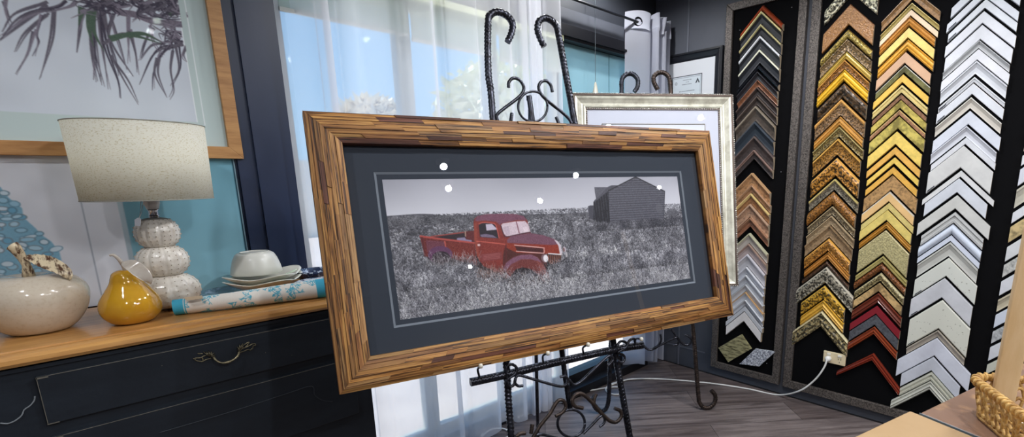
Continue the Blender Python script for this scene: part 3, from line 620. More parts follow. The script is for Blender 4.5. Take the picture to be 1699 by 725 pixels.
P.a[:int(yi), :int(xi)] = (214, 222, 233); sub = P.a[:int(yi), :int(xi)]; yy = np.linspace(0, 1, sub.shape[0])[:, None, None]
sub += (smnoise(sub.shape[1], sub.shape[0], 60)[..., None] - .5) * 14; sub[:] = sub * (1 - .04 * yy)
xs = lp_(338, 200)[0]; P.a[:int(lp_(340, 208)[1]), int(xs):int(xs) + 2] = (236, 240, 244); P.a[:int(yi), int(xi):int(xi) + 2] = (238, 242, 246)
k = 1 / 2.588
def LF(pts, wd, c): P.line([lp_(a * k, b2 * k) for a, b2 in pts], wd, c, .8, 6)
g1, g2, g3, gg = (104, 100, 112), (74, 70, 84), (132, 126, 140), (84, 104, 90)
P.line([lp_(a * k, b2 * k) for a, b2 in [(430, -20), (500, 45), (580, 62), (640, 85), (700, 97), (800, 105)]], 15, (122, 114, 128), 15, 12)
leaves = [[(200, 20), (100, 90), (0, 170)], [(210, 30), (110, 75), (0, 150)], [(220, 40), (140, 55), (60, 95), (0, 165)], [(200, 60), (110, 140), (65, 220)], [(180, 60), (150, 140), (160, 180), (145, 235)], [(235, 40), (215, 170), (175, 335)], [(150, 130), (110, 230), (60, 320)], [(20, 0), (30, 50), (40, 105)], [(350, 40), (340, 120), (322, 228)], [(360, 40), (350, 90), (335, 150)],
 [(400, 20), (400, 150), (440, 370)], [(390, 30), (385, 200), (415, 350)], [(410, 20), (440, 200), (470, 388)], [(420, 20), (450, 190), (500, 350), (520, 425)], [(430, 20), (480, 180), (570, 330)], [(470, 240), (540, 350), (595, 442)], [(460, 30), (500, 170), (550, 300)], [(380, 60), (400, 200), (400, 340)], [(395, 100), (410, 260), (440, 345)], [(550, 65), (545, 160), (552, 270)], [(555, 130), (580, 220), (592, 315)], [(480, 60), (470, 150), (490, 250), (515, 330)],
 [(770, 195), (700, 200), (650, 240), (605, 360)], [(775, 195), (700, 220), (660, 300), (655, 382)], [(680, 240), (670, 320), (710, 412)], [(740, 215), (735, 300), (740, 380), (727, 420)], [(760, 200), (770, 290), (730, 370)], [(770, 195), (710, 150), (640, 100)], [(760, 190), (720, 130), (690, 90)], [(780, 195), (745, 140), (740, 60)], [(700, 180), (640, 200), (600, 260)], [(790, 200), (780, 240), (800, 262)], [(650, 120), (620, 180), (605, 245)], [(640, 110), (655, 180), (700, 240)],
 [(370, 10), (480, 20), (600, 5)], [(560, 0), (680, 30), (770, 50)], [(600, 40), (700, 60), (775, 20)], [(640, 60), (720, 80), (770, 85)], [(200, 10), (150, 30), (60, 60), (10, 140)], [(290, 0), (240, 30), (150, 40)], [(330, 0), (300, 20), (200, 50)], [(600, 0), (590, 60), (560, 90)], [(690, 0), (650, 60), (640, 110)], [(760, 30), (740, 60), (700, 80)], [(600, 0), (640, 40), (720, 30)], [(450, 190), (500, 150), (560, 140)]]
R = random.Random(9)
for j, lf in enumerate(leaves):
    for d in range(2): LF([(a + R.uniform(-9, 9), b2 + R.uniform(-7, 7)) for a, b2 in lf], R.uniform(4, 7), R.choice([g1, g2, g3, g1]))
for lf in ([(395, 30), (400, 130), (445, 220)], [(470, 165), (560, 150), (690, 185)], [(545, 150), (620, 145), (700, 185)], [(350, 30), (345, 60), (335, 110)], [(385, 50), (380, 120), (400, 200)], [(720, 60), (745, 45), (770, 60)]): LF(lf, 14, gg)
for j in range(90):
    a, b2 = R.uniform(360, 780), R.uniform(-25, 40); LF([(a, b2), (a + R.uniform(-60, 60), b2 + R.uniform(-20, 40)), (a + R.uniform(-90, 90), b2 + R.uniform(-10, 70))], R.uniform(4, 8), R.choice([g1, g2, g3, g2]))
for j in range(30):
    a, b2 = R.uniform(720, 790), R.uniform(100, 205); LF([(a, b2), (a - R.uniform(10, 50), b2 + R.uniform(-30, 10)), (a - R.uniform(20, 80), b2 + R.uniform(-40, 50))], 5, R.choice([g1, g2, g3]))
P.a[:, int(xi) + 3:int(xs)] = (190, 206, 206); P.a[:int(yi) + 30, int(xs) + 3:] = (190, 206, 206)
def pf(u, v): return np.stack([GX0 + (GX1 - GX0) * u, np.full_like(u, GY), GZ1 - (GZ1 - GZ0) * v], -1)
paint_grid('print', P, pf, m_print, t)
m_pglass = glass_mat('picture glass', .05)
q = MB(); q.add([(GX0, GY - .006, GZ0), (GX1, GY - .006, GZ0), (GX1, GY - .006, GZ1), (GX0, GY - .006, GZ1)], [(0, 1, 2, 3)]); q.build('glass', m_pglass, t)

# ================================================================== THE TRUCK PICTURE ON ITS EASEL
KF = 1.25
w_ = setv([.957, -.289, 0]); w_ /= np.linalg.norm(w_); h_ = setv([-.076, -.226, -.971]); h_ -= (h_ @ w_) * w_; h_ /= np.linalg.norm(h_); n_ = np.cross(h_, w_)  # n_ towards the viewer
if n_ @ np.array([0, -1, 0]) < 0: n_ = -n_
FP = E0 + setv([.375, 1.135, .134]) * KF
TL = FP
def fl(u, v, off=0.):                                     # pixel -> frame-plane coordinates (metres right, metres down)
    p = onpl(u, v, TL + n_ * off, n_) - (TL + n_ * off); return p @ w_, p @ h_
def F3(a, b2, off=0.): return TL + w_ * a + h_ * b2 + n_ * off
big = thing('framed_truck_picture', 'large picture of a rusty red pickup truck in a rustic timber frame', 'picture', (0, 0, 0))
oc = [fl(*p) for p in ((501.4, 186.6), (1172.6, 220.7), (1211.4, 523.4), (558.8, 654.3))]; ic = [fl(u, v, -.014) for u, v in ((568.6, 242.4), (1150, 254.8), (1179, 493.3), (610.6, 589.9))]
FW_ = (oc[1][0] + oc[2][0]) / 2; FH_ = (oc[2][1] + oc[3][1]) / 2
il, ir = (ic[0][0] + ic[3][0]) / 2, (ic[1][0] + ic[2][0]) / 2; it, ib = (ic[0][1] + ic[1][1]) / 2, (ic[2][1] + ic[3][1]) / 2
print('frame', FW_, FH_, 'inner', il, ir, it, ib)
m_rus = mat('reclaimed timber', (255, 255, 255), .6, attr=True, noise=((120, 92, 66), 2.4, .42, .62, (1, 1, 1)), bump=(1, 0, 'noise'))
# elongated grain that follows each side: build one material per direction
def rustic(nm, stretch):
    m = bpy.data.materials.new(nm); m.use_nodes = True; t = m.node_tree; N = t.nodes; L = t.links; b = N['Principled BSDF']; b.inputs['Roughness'].default_value = .55
    a = N.new('ShaderNodeAttribute'); a.attribute_name = 'paint'; g = N.new('ShaderNodeAttribute'); g.attribute_name = 'grain'
    mp = N.new('ShaderNodeMapping'); mp.inputs['Scale'].default_value = stretch; L.new(g.outputs['Vector'], mp.inputs[0])
    n = N.new('ShaderNodeTexNoise'); n.inputs['Scale'].default_value = 1; n.inputs['Detail'].default_value = 7; n.inputs['Roughness'].default_value = .6; n.inputs['Distortion'].default_value = .5; L.new(mp.outputs[0], n.inputs['Vector'])
    cr = N.new('ShaderNodeValToRGB'); e = cr.color_ramp.elements; e[0].position = .40; e[0].color = (.06, .035, .025, 1); e[1].position = .60; e[1].color = (1, 1, 1, 1); el = e.new(.46); el.color = (.5, .38, .28, 1); L.new(n.outputs[0], cr.inputs[0])
    mx = N.new('ShaderNodeMix'); mx.data_type = 'RGBA'; mx.blend_type = 'MULTIPLY'; mx.inputs[0].default_value = .95; L.new(a.outputs['Color'], mx.inputs[6]); L.new(cr.outputs[0], mx.inputs[7]); L.new(mx.outputs[2], b.inputs['Base Color'])
    bp = N.new('ShaderNodeBump'); bp.inputs['Strength'].default_value = .55; bp.inputs['Distance'].default_value = .003; L.new(n.outputs[0], bp.inputs['Height']); L.new(bp.outputs[0], b.inputs['Normal']); return m
m_r = rustic('reclaimed timber strips', (5, 170, 60))
def rustic_side(o0, o1, i0, i1, seed):
    """o0,o1 outer corners, i0,i1 inner corners in frame coordinates; strips run from o0 to o1"""
    R = random.Random(seed); o0, o1, i0, i1 = map(np.array, (o0, o1, i0, i1)); rows = 7; V = []; Fc = []; col = []; gr = []
    Lg = np.linalg.norm(o1 - o0)
    ht = lambda r: .012 + .012 * math.sin(PI * min(1, .12 + r * .75)) 
    tints = [(196, 144, 80), (186, 136, 76), (178, 124, 66), (190, 140, 78), (176, 128, 74), (168, 116, 66), (180, 140, 92), (112, 70, 54), (196, 148, 84), (184, 132, 72)]
    edges = [0]; 
    for r in range(rows): edges.append(edges[-1] + R.uniform(.7, 1.3))
    edges = [e / edges[-1] for e in edges]
    for r in range(rows):
        r0, r1 = edges[r], edges[r + 1]; s = 0.; 
        while s < 1:
            ln = R.uniform(.06, .26) / Lg; s1 = min(1, s + ln)
            if 1 - s1 < .05: s1 = 1
            pt = lambda rr, ss: (o0 + (i0 - o0) * rr) * (1 - ss) + (o1 + (i1 - o1) * rr) * ss
            dz = R.uniform(-.0022, .0022); c = np.array(R.choice(tints), float) * R.uniform(.80, 1.05); gx = R.uniform(0, 50)
            a, b2, c2, d = pt(r0 + .005, s), pt(r0 + .005, s1), pt(r1 - .005, s1), pt(r1 - .005, s)
            k = len(V); h0, h1 = ht(r0) + dz, ht(r1) + dz
            for p, hz in ((a, h0), (b2, h0), (c2, h1), (d, h1)): V.append(F3(p[0], p[1], hz)); 
            for p in (a, b2, c2, d): V.append(F3(p[0], p[1], -.012))
            for (ss, rr) in ((s, r0), (s1, r0), (s1, r1), (s, r1)) * 2: gr.append((ss * Lg + gx, rr * .09 + gx * .1, gx)); col.append(c)
            Fc += [(k, k + 1, k + 2, k + 3), (k, k + 4, k + 5, k + 1), (k + 1, k + 5, k + 6, k + 2), (k + 2, k + 6, k + 7, k + 3), (k + 3, k + 7, k + 4, k), (k + 4, k + 7, k + 6, k + 5)]; s = s1
    # backing body
    for p in (o0, o1, i1, i0): V.append(F3(p[0], p[1], .002)); 
    for p in (o0, o1, i1, i0): V.append(F3(p[0], p[1], -.022))
    k = len(V) - 8; Fc += [(k, k + 1, k + 2, k + 3), (k, k + 4, k + 5, k + 1), (k + 1, k + 5, k + 6, k + 2), (k + 2, k + 6, k + 7, k + 3), (k + 3, k + 7, k + 4, k), (k + 4, k + 7, k + 6, k + 5)]
    for _ in range(8): gr.append((0, 0, 0)); col.append(np.array((74, 52, 38.)))
    me = bpy.data.meshes.new('frame_side'); me.from_pydata([tuple(v) for v in V], [], Fc)
    a = me.color_attributes.new('paint', 'FLOAT_COLOR', 'POINT'); c = np.array(col) / 255; c = c ** 2.2; a.data.foreach_set('color', np.concatenate([c, np.ones((len(c), 1))], 1).ravel().astype(np.float32))
    g = me.attributes.new('grain', 'FLOAT_VECTOR', 'POINT'); g.data.foreach_set('vector', np.array(gr).ravel().astype(np.float32))
    me.materials.append(m_r); bm = bmesh.new(); bm.from_mesh(me); bmesh.ops.recalc_face_normals(bm, faces=bm.faces); bm.to_mesh(me); bm.free()
    return obj('frame_side', me, big)
rustic_side((0, 0), (FW_, 0), (il, it), (ir, it), 1); rustic_side((FW_, 0), (FW_, FH_), (ir, it), (ir, ib), 2)
rustic_side((0, FH_), (FW_, FH_), (il, ib), (ir, ib), 3); rustic_side((0, 0), (0, FH_), (il, it), (il, ib), 4)
# mats
GO = -.004
m_mat = mat('slate mat board', (56, 62, 72), .8, spec=.2); m_bev = mat('mat bevel core', (112, 120, 130), .8)
pm = [fl(u, v, -.009) for u, v in ((634.8, 296.6), (1125, 292.4), (1145, 463.2), (662, 530.3))]
pl_, pr_, pt_, pb_ = (pm[0][0] + pm[3][0]) / 2, (pm[1][0] + pm[2][0]) / 2, (pm[0][1] + pm[1][1]) / 2, (pm[2][1] + pm[3][1]) / 2
def ringq(name, o, i, off0, off1, m, parent):
    q = MB(); (a0, b0, a1, b1), (c0, d0, c1, d1) = o, i
    vs = [F3(a0, b0, off0), F3(a1, b0, off0), F3(a1, b1, off0), F3(a0, b1, off0), F3(c0, d0, off1), F3(c1, d0, off1), F3(c1, d1, off1), F3(c0, d1, off1)]
    q.add(vs, [(0, 1, 5, 4), (1, 2, 6, 5), (2, 3, 7, 6), (3, 0, 4, 7)]); return q.build(name, m, parent)
g_, e_ = .0125, .006
ringq('mat', (il - .004, it - .004, ir + .004, ib + .004), (pl_ - g_ - e_, pt_ - g_ - e_, pr_ + g_ + e_, pb_ + g_ + e_), -.006, -.006, m_mat, big)
ringq('mat_bevel', (pl_ - g_ - e_, pt_ - g_ - e_, pr_ + g_ + e_, pb_ + g_ + e_), (pl_ - g_, pt_ - g_, pr_ + g_, pb_ + g_), -.006, -.009, m_bev, big)
ringq('inner_mat', (pl_ - g_, pt_ - g_, pr_ + g_, pb_ + g_), (pl_ + .001, pt_ + .001, pr_ - .001, pb_ - .001), -.009, -.0095, m_mat, big)
# the printed photograph
W_, H_ = 900, int(900 * (pb_ - pt_) / (pr_ - pl_)); P = Paint(W_, H_)
def tp(u, v): a, b2 = fl(u, v, -.01); return ((a - pl_) / (pr_ - pl_) * W_, (b2 - pt_) / (pb_ - pt_) * H_)
yy = np.linspace(0, 1, H_)[:, None, None]; hz = tp(800, 356)[1] / H_
P.a[:] = np.array([166, 167, 178]) * (1 - yy / hz).clip(0, 1) + np.array([204, 205, 214]) * (yy / hz).clip(0, 1)
P.a += (smnoise(W_, H_, 120)[..., None] - .5) * 14
P.poly([tp(600, 361), tp(700, 357), tp(790, 357), tp(900, 355), tp(975, 353), tp(1060, 353), tp(1125, 350), tp(1160, 345), (W_ + 5, H_ + 5), (-5, H_ + 5)], (104, 104, 110), 10)
P.line([tp(636, 360), tp(700, 356), tp(740, 358), tp(800, 357), tp(900, 356), tp(980, 353)], 4, (84, 84, 92), 3, 6)
hy = tp(640, 360)[1]
def grass(n, ylo, yhi, ln, lo, hi, bend, blue=8, xlo=0, xhi=None):
    x = rng.uniform(xlo, xhi or W_, n); y = rng.uniform(ylo, yhi, n); sc = ((y - hy) / (H_ - hy)).clip(.03, 1.2); l = ln * (.15 + sc) * rng.uniform(.5, 1.2, n)
    an = rng.normal(-PI / 2, .55, n); g = rng.uniform(lo, hi, n) * (.75 + .25 * sc); nz2 = smnoise(W_ + 2, H_ + 42, 22)[np.clip(y, 0, H_ + 40).astype(int), np.clip(x, 0, W_).astype(int)]
    g = g * (.62 + .75 * nz2); col = np.stack([g, g, g + blue], 1).clip(20, 235); P.strokes(x, y, l * np.cos(an), l * np.sin(an), col, 14, bend)
grass(16000, hy, hy + (H_ - hy) * .35, 16, 70, 170, 2)
grass(22000, hy + 25, H_ + 20, 22, 55, 240, 5)
# barn
q_ = lambda a, b2: tp(960 + a / 3.295, 280 + b2 / 3.295)
P.poly([q_(*c) for c in [(50, 205), (62, 200), (85, 200), (85, 278), (58, 268)]], (70, 70, 80), 8)
P.poly([q_(*c) for c in [(80, 180), (165, 118), (172, 292), (140, 300), (80, 278)]], (44, 44, 52), 14, stripes=(1, 0, 9, 14))
P.poly([q_(*c) for c in [(162, 118), (310, 45), (470, 123), (463, 250), (462, 285), (170, 294)]], (84, 84, 94), 12, stripes=(0, 1, 7, 15))
P.poly([q_(*c) for c in [(85, 100), (160, 100), (160, 112), (95, 165), (88, 130)]], (92, 92, 102), 12); P.poly([q_(*c) for c in [(160, 98), (180, 90), (225, 90), (160, 122), (86, 182), (84, 174)]], (80, 80, 90), 10)
P.line([q_(160, 121), q_(311, 44)], 3, (40, 40, 46)); P.line([q_(309, 44), q_(471, 124)], 3, (40, 40, 46)); P.line([q_(470, 122), q_(464, 280)], 2, (60, 60, 70))
for a in (100, 118, 142, 162): P.line([q_(a, 170), q_(a + 2, 310)], 3, (36, 36, 42))
P.line([q_(120, 232), q_(165, 228)], 3, (36, 36, 42))
P.ell(*q_(440, 215), 14, 16, (104, 104, 112), 0, 8, .5); P.ell(*q_(510, 235), 22, 10, (84, 84, 92), 0, 14, .7)
for a in (505, 520, 535, 545): P.line([q_(a, 240), q_(a + random.uniform(-14, 14), 190)], 1.5, (110, 110, 118), .6)
for a in range(7): P.line([q_(-75 + a * 9, 240), q_(-80 + a * 9 + random.uniform(-9, 9), 212)], 1.3, (110, 110, 118), .6)
grass(2600, tp(1050, 366)[1], tp(1050, 380)[1], 16, 50, 150, 2, xlo=q_(60, 0)[0])
# truck, points read in crop pixels
T = lambda a, b2: tp(670 + a / 4.2633, 330 + b2 / 4.2633)
def rust(c):
    c = np.array(c, float); g = c.mean(); return (g + (c - g) * .92) * .84 if c[0] > c[1] + 25 else c
def tpoly(pts, c, tex=5, **k):
    c = rust(c); tex = tex * 2; P.poly([T(*p) for p in pts], c, tex, **k)
def tline(pts, wd, c, tip=None): P.line([T(*p) for p in pts], wd, c, tip)
tpoly([(150, 405), (185, 430), (330, 440), (520, 480), (690, 560), (760, 600), (980, 610), (1040, 590), (1040, 420), (500, 380), (150, 330)], (34, 28, 34), 6)
tpoly([(190, 265), (425, 235), (498, 226), (500, 312), (380, 296), (190, 272)], (46, 34, 42)); tpoly([(425, 235), (440, 228), (497, 224), (500, 300), (440, 285)], (118, 44, 48))
tpoly([(375, 275), (430, 270), (440, 285), (480, 292), (480, 305), (375, 292)], (140, 130, 160)); tline([(190, 266), (425, 235)], 3, (150, 70, 66))
tpoly([(112, 262), (150, 268), (500, 308), (520, 470), (340, 420), (180, 408), (150, 405)], (130, 46, 44), 8); tpoly([(155, 290), (285, 300), (290, 340), (240, 335), (180, 375), (165, 372)], (132, 66, 84), 6); tpoly([(290, 300), (495, 320), (505, 440), (340, 400), (300, 345)], (142, 50, 42), 8)
tline([(112, 262), (280, 284), (500, 310)], 4.5, (176, 78, 72)); tline([(128, 268), (150, 405)], 4, (90, 34, 38)); tline([(288, 296), (296, 340)], 3, (186, 90, 80))
P.ell(*T(258, 392), 30, 21, (98, 58, 92), 0, 8); P.ell(*T(262, 412), 22, 15, (46, 34, 44), 0, 8)
tpoly([(492, 165), (498, 140), (520, 120), (580, 108), (680, 104), (790, 107), (845, 120), (872, 150), (897, 240), (740, 275), (725, 320), (722, 470), (690, 540), (560, 472), (515, 400), (500, 300)], (158, 54, 46), 6)
tpoly([(500, 150), (520, 120), (580, 108), (680, 104), (790, 107), (845, 120), (868, 150), (790, 150), (690, 172), (680, 185), (650, 160), (570, 152), (520, 158)], (140, 82, 108), 6)
tpoly([(495, 175), (512, 165), (520, 290), (540, 450), (515, 400), (498, 290)], (178, 74, 58), 5)
tpoly([(528, 178), (560, 166), (620, 170), (650, 186), (674, 278), (600, 274), (538, 268)], (40, 32, 42), 3); tpoly([(578, 178), (622, 176), (656, 208), (656, 216), (584, 223)], (196, 186, 204), 3); tpoly([(540, 252), (580, 246), (630, 256), (660, 275), (545, 268)], (118, 104, 128), 4)
tline([(528, 178), (560, 166), (620, 170), (650, 186), (674, 278)], 2.5, (190, 90, 80))
tpoly([(685, 186), (700, 172), (790, 158), (856, 155), (880, 180), (895, 234), (840, 244), (725, 266), (702, 240)], (208, 190, 200), 7); tline([(685, 186), (702, 240), (725, 266), (840, 244), (895, 234)], 3, (70, 36, 50)); tline([(795, 160), (816, 243)], 2.6, (120, 70, 84)); tpoly([(840, 200), (872, 196), (884, 228), (848, 238)], (222, 206, 214), 5); tpoly([(700, 200), (740, 190), (752, 250), (722, 258)], (190, 172, 186), 5)
tpoly([(718, 330), (800, 372), (1004, 384), (1012, 480), (960, 430), (880, 392), (790, 404), (730, 450), (700, 500), (700, 400)], (96, 38, 36), 6)
tpoly([(728, 285), (760, 262), (895, 240), (985, 256), (1070, 286), (1105, 318), (1118, 390), (1000, 386), (800, 380), (725, 345)], (170, 56, 36), 6)
tpoly([(728, 287), (760, 262), (895, 240), (985, 256), (1070, 286), (1090, 320), (1040, 325), (900, 318), (730, 310)], (138, 86, 110), 6)
tpoly([(1062, 286), (1085, 295), (1108, 325), (1120, 388), (1102, 388), (1092, 330)], (206, 196, 206), 4)
tpoly([(785, 332), (985, 350), (985, 378), (800, 366)], (84, 30, 34), 5, stripes=(0, 1, 4, 14)); tline([(780, 325), (980, 344), (990, 352), (990, 380), (960, 381), (792, 368)], 2.2, (226, 190, 190))
tline([(722, 318), (722, 420), (700, 480)], 2.5, (92, 32, 34)); tline([(512, 298), (600, 306), (718, 320)], 2.6, (198, 96, 84)); tline([(540, 300), (545, 450)], 1.5, (110, 36, 36))
P.ell(*T(530, 325), 4, 3, (220, 190, 190)); tpoly([(540, 390), (690, 372), (696, 425), (550, 445)], (156, 66, 68), 4)
for a in range(4): tline([(560, 398 + a * 10), (680, 384 + a * 10)], 1, (178, 110, 108))
tpoly([(1008, 388), (1114, 396), (1110, 452), (1060, 480), (1030, 470)], (52, 34, 36), 8); 
for a in range(7): tline([(1020 + a * 14, 396), (1028 + a * 12, 455)], 1.5, (196, 120, 90))
tline([(1020, 384), (1114, 392)], 3, (232, 226, 230))
tpoly([(1020, 470), (1110, 440), (1160, 400), (1150, 440), (1050, 560)], (60, 58, 64), 18)
tpoly([(682, 540), (690, 500), (720, 450), (770, 412), (830, 392), (900, 390), (945, 410), (985, 455), (1010, 500), (1036, 560), (1034, 590), (985, 580), (940, 530), (900, 496), (840, 482), (790, 498), (745, 560), (710, 560)], (138, 62, 60), 8)
tpoly([(700, 495), (725, 448), (775, 412), (830, 394), (900, 392), (945, 412), (975, 450), (900, 425), (830, 425), (760, 460), (715, 515)], (150, 96, 124), 7)
tpoly([(940, 430), (985, 465), (1020, 530), (1032, 580), (1000, 580), (960, 520)], (160, 82, 78), 6)
P.ell(*T(862, 560), 25, 20, (40, 36, 42), 0, 8); P.ell(*T(880, 584), 8, 7, (196, 190, 194), 0, 8); P.ell(*T(868, 578), 4, 7, (120, 100, 100), 0, 4)
P.ell(*T(995, 418), 10.5, 11.5, (120, 96, 104)); P.ell(*T(1003, 420), 7.5, 10, (236, 232, 238)); P.ell(*T(1135, 356), 5.6, 8, (190, 180, 190)); P.ell(*T(1130, 358), 3.2, 6, (120, 90, 90)); P.ell(*T(1150, 392), 3, 8, (180, 176, 180))
tpoly([(975, 545), (990, 542), (1026, 590), (1010, 600)], (220, 214, 214), 4); tline([(985, 556), (996, 550)], 2.4, (40, 40, 44)); tline([(997, 574), (1009, 566)], 2.4, (40, 40, 44))
tline([(912, 205), (910, 245)], 1.6, (70, 70, 76)); tline([(434, 226), (436, 265)], 2.2, (190, 170, 150))
# grass over the truck's lower edge: mauve-brown and pale blades
def blades(n, a0, a1, b0, b1, ln, cols, bend=4):
    x = rng.uniform(a0, a1, n); y = rng.uniform(b0, b1, n); pts = np.array([T(a, b2) for a, b2 in zip(x, y)]); an = rng.normal(-PI / 2, .5, n); l = ln * rng.uniform(.5, 1.2, n)
    P.strokes(pts[:, 0], pts[:, 1], l * np.cos(an), l * np.sin(an), np.array(cols, float)[rng.integers(0, len(cols), n)], 16, bend)
blades(240, 170, 520, 430, 500, 26, [(150, 145, 150), (180, 176, 182), (120, 112, 116), (60, 56, 60)]); blades(260, 520, 720, 520, 600, 30, [(150, 120, 110), (190, 186, 190), (90, 70, 70), (60, 50, 50)])
blades(150, 740, 950, 560, 640, 24, [(150, 130, 120), (190, 186, 190), (70, 60, 60), (40, 36, 40)]); blades(260, 1020, 1160, 470, 640, 24, [(190, 190, 196), (140, 140, 146), (70, 70, 76)])
grass(7500, T(500, 590)[1], H_ + 30, 34, 45, 255, 9); grass(4200, T(500, 520)[1], T(500, 640)[1], 22, 40, 215, 6, xlo=T(1040, 0)[0]); grass(1800, T(500, 470)[1], T(500, 600)[1], 22, 50, 200, 6, xhi=T(430, 0)[0])
def pf(u, v): return TL + w_ * (pl_ + (pr_ - pl_) * u)[..., None] + h_ * (pt_ + (pb_ - pt_) * v)[..., None] + n_ * -.0100
paint_grid('print', P, pf, m_print_g, big, .14)
q = MB(); q.add([F3(il - .002, it - .002, GO), F3(ir + .002, it - .002, GO), F3(ir + .002, ib + .002, GO), F3(il - .002, ib + .002, GO)], [(0, 1, 2, 3)]); q.build('glass', glass_mat('clear picture glass', 1.1), big)
q = MB(); q.obox(F3(il - .01, it - .01, -.022), w_ * (ir - il + .02), h_ * (ib - it + .02), n_ * .009); q.build('backing_board', mat('brown backing', (120, 100, 80), .9), big)

# ---------------- easel 1 (wrought from ribbed iron bar)
m_iron = mat('dark blued reinforcing bar', (66, 68, 78), .3, .8, noise=((34, 32, 34), 40, .4, .65, (1, 1, 1)))
m_rust = mat('browned iron', (74, 62, 56), .45, .7, noise=((44, 38, 36), 50, .4, .65, (1, 1, 1)))
eo = -.045
def E1(u, v, off=eo): return onpl(u, v, TL + n_ * off, n_)
a1 = lambda x, y: (780 + x / 3.297, y / 3.297); a2 = lambda x, y: (740 + x / 3.718, 530 + y / 3.718); a3 = lambda x, y: (840 + x / 4.392, 560 + y / 4.392)
def EP(f, pts, off=eo): return [E1(*f(*p), off=off) for p in pts]
es = thing('easel', 'large dark ribbed iron easel holding the truck picture', 'easel', (0, 0, 0), 'wrought iron easels')
def part(name, pts, r, rib=.2, pitch=.012, parent=es, m=m_iron, n=12, taper=None):
    q = MB(); q.tube(pts, r, n, rib, pitch, taper=taper); return q.build(name, m, parent)
RB = .0095
def to_floor(p, q_):  # extend line p->q_ to floor
    d = q_ - p; return q_ + d * ((q_[2] - RB) / -d[2])
tL = EP(a1, [(205, 228), (225, 185), (232, 130), (200, 85), (150, 65), (112, 82), (98, 130), (100, 400), (125, 660)]); bL = [E1(840, 604), E1(848, 725)]
tR = EP(a1, [(405, 255), (385, 215), (368, 165), (375, 120), (405, 100), (440, 110), (470, 140), (484, 190), (522, 400), (572, 675)]); bR = [E1(1020, 583), E1(1045, 725)]
part('front_leg', tL + bL + [to_floor(*bL)], RB); part('front_leg', tR + bR + [to_floor(*bR)], RB)
# centre mast and rear leg
mt = [E1(*a1(322, 540), off=eo - .005), E1(*a1(340, 660), off=eo - .005), E1(*a3(405, 100), off=eo - .02), E1(*a3(425, 260), off=eo - .02), E1(*a3(465, 520), off=eo - .02)]; part('mast', mt, .0085, .08)
rl0 = E1(*a1(330, 600), off=eo - .03); rf = onz(893, 742, .008); part('rear_leg', [rl0, (rl0 + rf) / 2, rf], .0085, .0)
part('cross_bar', EP(a2, [(150, 388), (370, 340), (700, 260), (1041, 185)], eo + .012) + [E1(*a3(995, 55), off=eo + .012)], .0105, .22, .010)
def rod(name, f, pts, r=.0045, off=eo + .004, rib=.1, m=m_iron): return part(name, EP(f, pts, off), r, rib, .008, m=m, n=8)
rod('scroll', a1, [(210, 478), (212, 450), (235, 428), (270, 438), (293, 475), (285, 510), (250, 545), (190, 590), (147, 628), (150, 660)], .0052)
rod('scroll', a1, [(450, 503), (440, 465), (415, 442), (387, 450), (375, 480), (392, 520), (440, 565), (500, 612), (540, 650), (555, 675)], .0052)
def circ(f, cx_, cy_, rx, ry, r=.004, name='ring'): return part(name, EP(f, [(cx_ + rx * math.cos(a), cy_ + ry * math.sin(a)) for a in np.linspace(0, 2 * PI, 33)], eo + .004), r, 0, n=8)
circ(a1, 343, 583, 80, 83); rod('stub', a1, [(228, 620), (222, 664)], .0055); rod('stub', a1, [(470, 640), (487, 680)], .0055)
circ(a2, 772, 640, 84, 84, .0045)
rod('scroll', a2, [(378, 375), (370, 310), (380, 285), (410, 278), (435, 300), (425, 335), (380, 370), (376, 395), (395, 415), (420, 400), (430, 362), (455, 345), (560, 375), (700, 412), (742, 400), (752, 370), (735, 350), (705, 355)], .0045, eo + .02)
rod('scroll', a2, [(430, 365), (425, 390), (445, 410), (475, 409)], .0045, eo + .02)
rod('scroll', a2, [(758, 372), (790, 402), (830, 385), (900, 320), (985, 240), (1015, 225), (1030, 250), (1000, 285)], .0045, eo + .02)
rod('scroll', a3, [(805, 92), (808, 60), (830, 30), (860, 30), (880, 50), (860, 80), (815, 108), (855, 130), (862, 160), (840, 182), (810, 168)], .0045, eo + .02)
rod('scroll', a3, [(880, 50), (900, 20), (930, 10), (940, 40)], .0045, eo + .02)
rod('scroll', a2, [(530, 740), (580, 655), (640, 580), (675, 520), (700, 497), (728, 505), (738, 540), (715, 575), (675, 597)], .0058, m=m_rust)
rod('scroll', a2, [(845, 547), (795, 535), (778, 500), (800, 465), (840, 460), (900, 510), (955, 575), (1010, 625), (1050, 632), (1080, 600), (1075, 565), (1040, 548)], .0062, m=m_rust)
rod('scroll', a3, [(560, 700), (620, 640), (690, 572), (716, 590), (710, 625), (680, 650)], .0045)
rod('scroll', a3, [(70, 722), (100, 700), (140, 695)], .0062, m=m_rust); rod('stub', a3, [(190, 630), (180, 700)], .0062, m=m_rust); rod('stub', a3, [(655, 410), (640, 455), (645, 490), (690, 540)], .0055, m=m_rust)
rod('scroll', a3, [(215, 712), (260, 705), (340, 725), (430, 745)], .0045)
m_cap = mat('white rubber tip', (216, 212, 198), .5)
for f, base, bend, tip in ((a2, (205, 352), (196, 308), (214, 287)), (a2, (600, 268), (598, 225), (628, 208)), (a2, (850, 218), (845, 175), (877, 155)), (a3, (938, 60), (945, 10), (985, 12))):
    B0 = E1(*f(*base), off=eo + .014); B1 = E1(*f(*bend), off=eo + .03); B2 = E1(*f(*tip), off=.02)
    k_ = part('support_hook', [B0, B1, B2], .0034, .0, n=8)
    q = MB(); q.lathe([(.0005, -.007), (.005, -.006), (.0068, 0), (.005, .006), (.0005, .007)], tuple(B2), 16); q.build('rubber_tip', m_cap, k_)

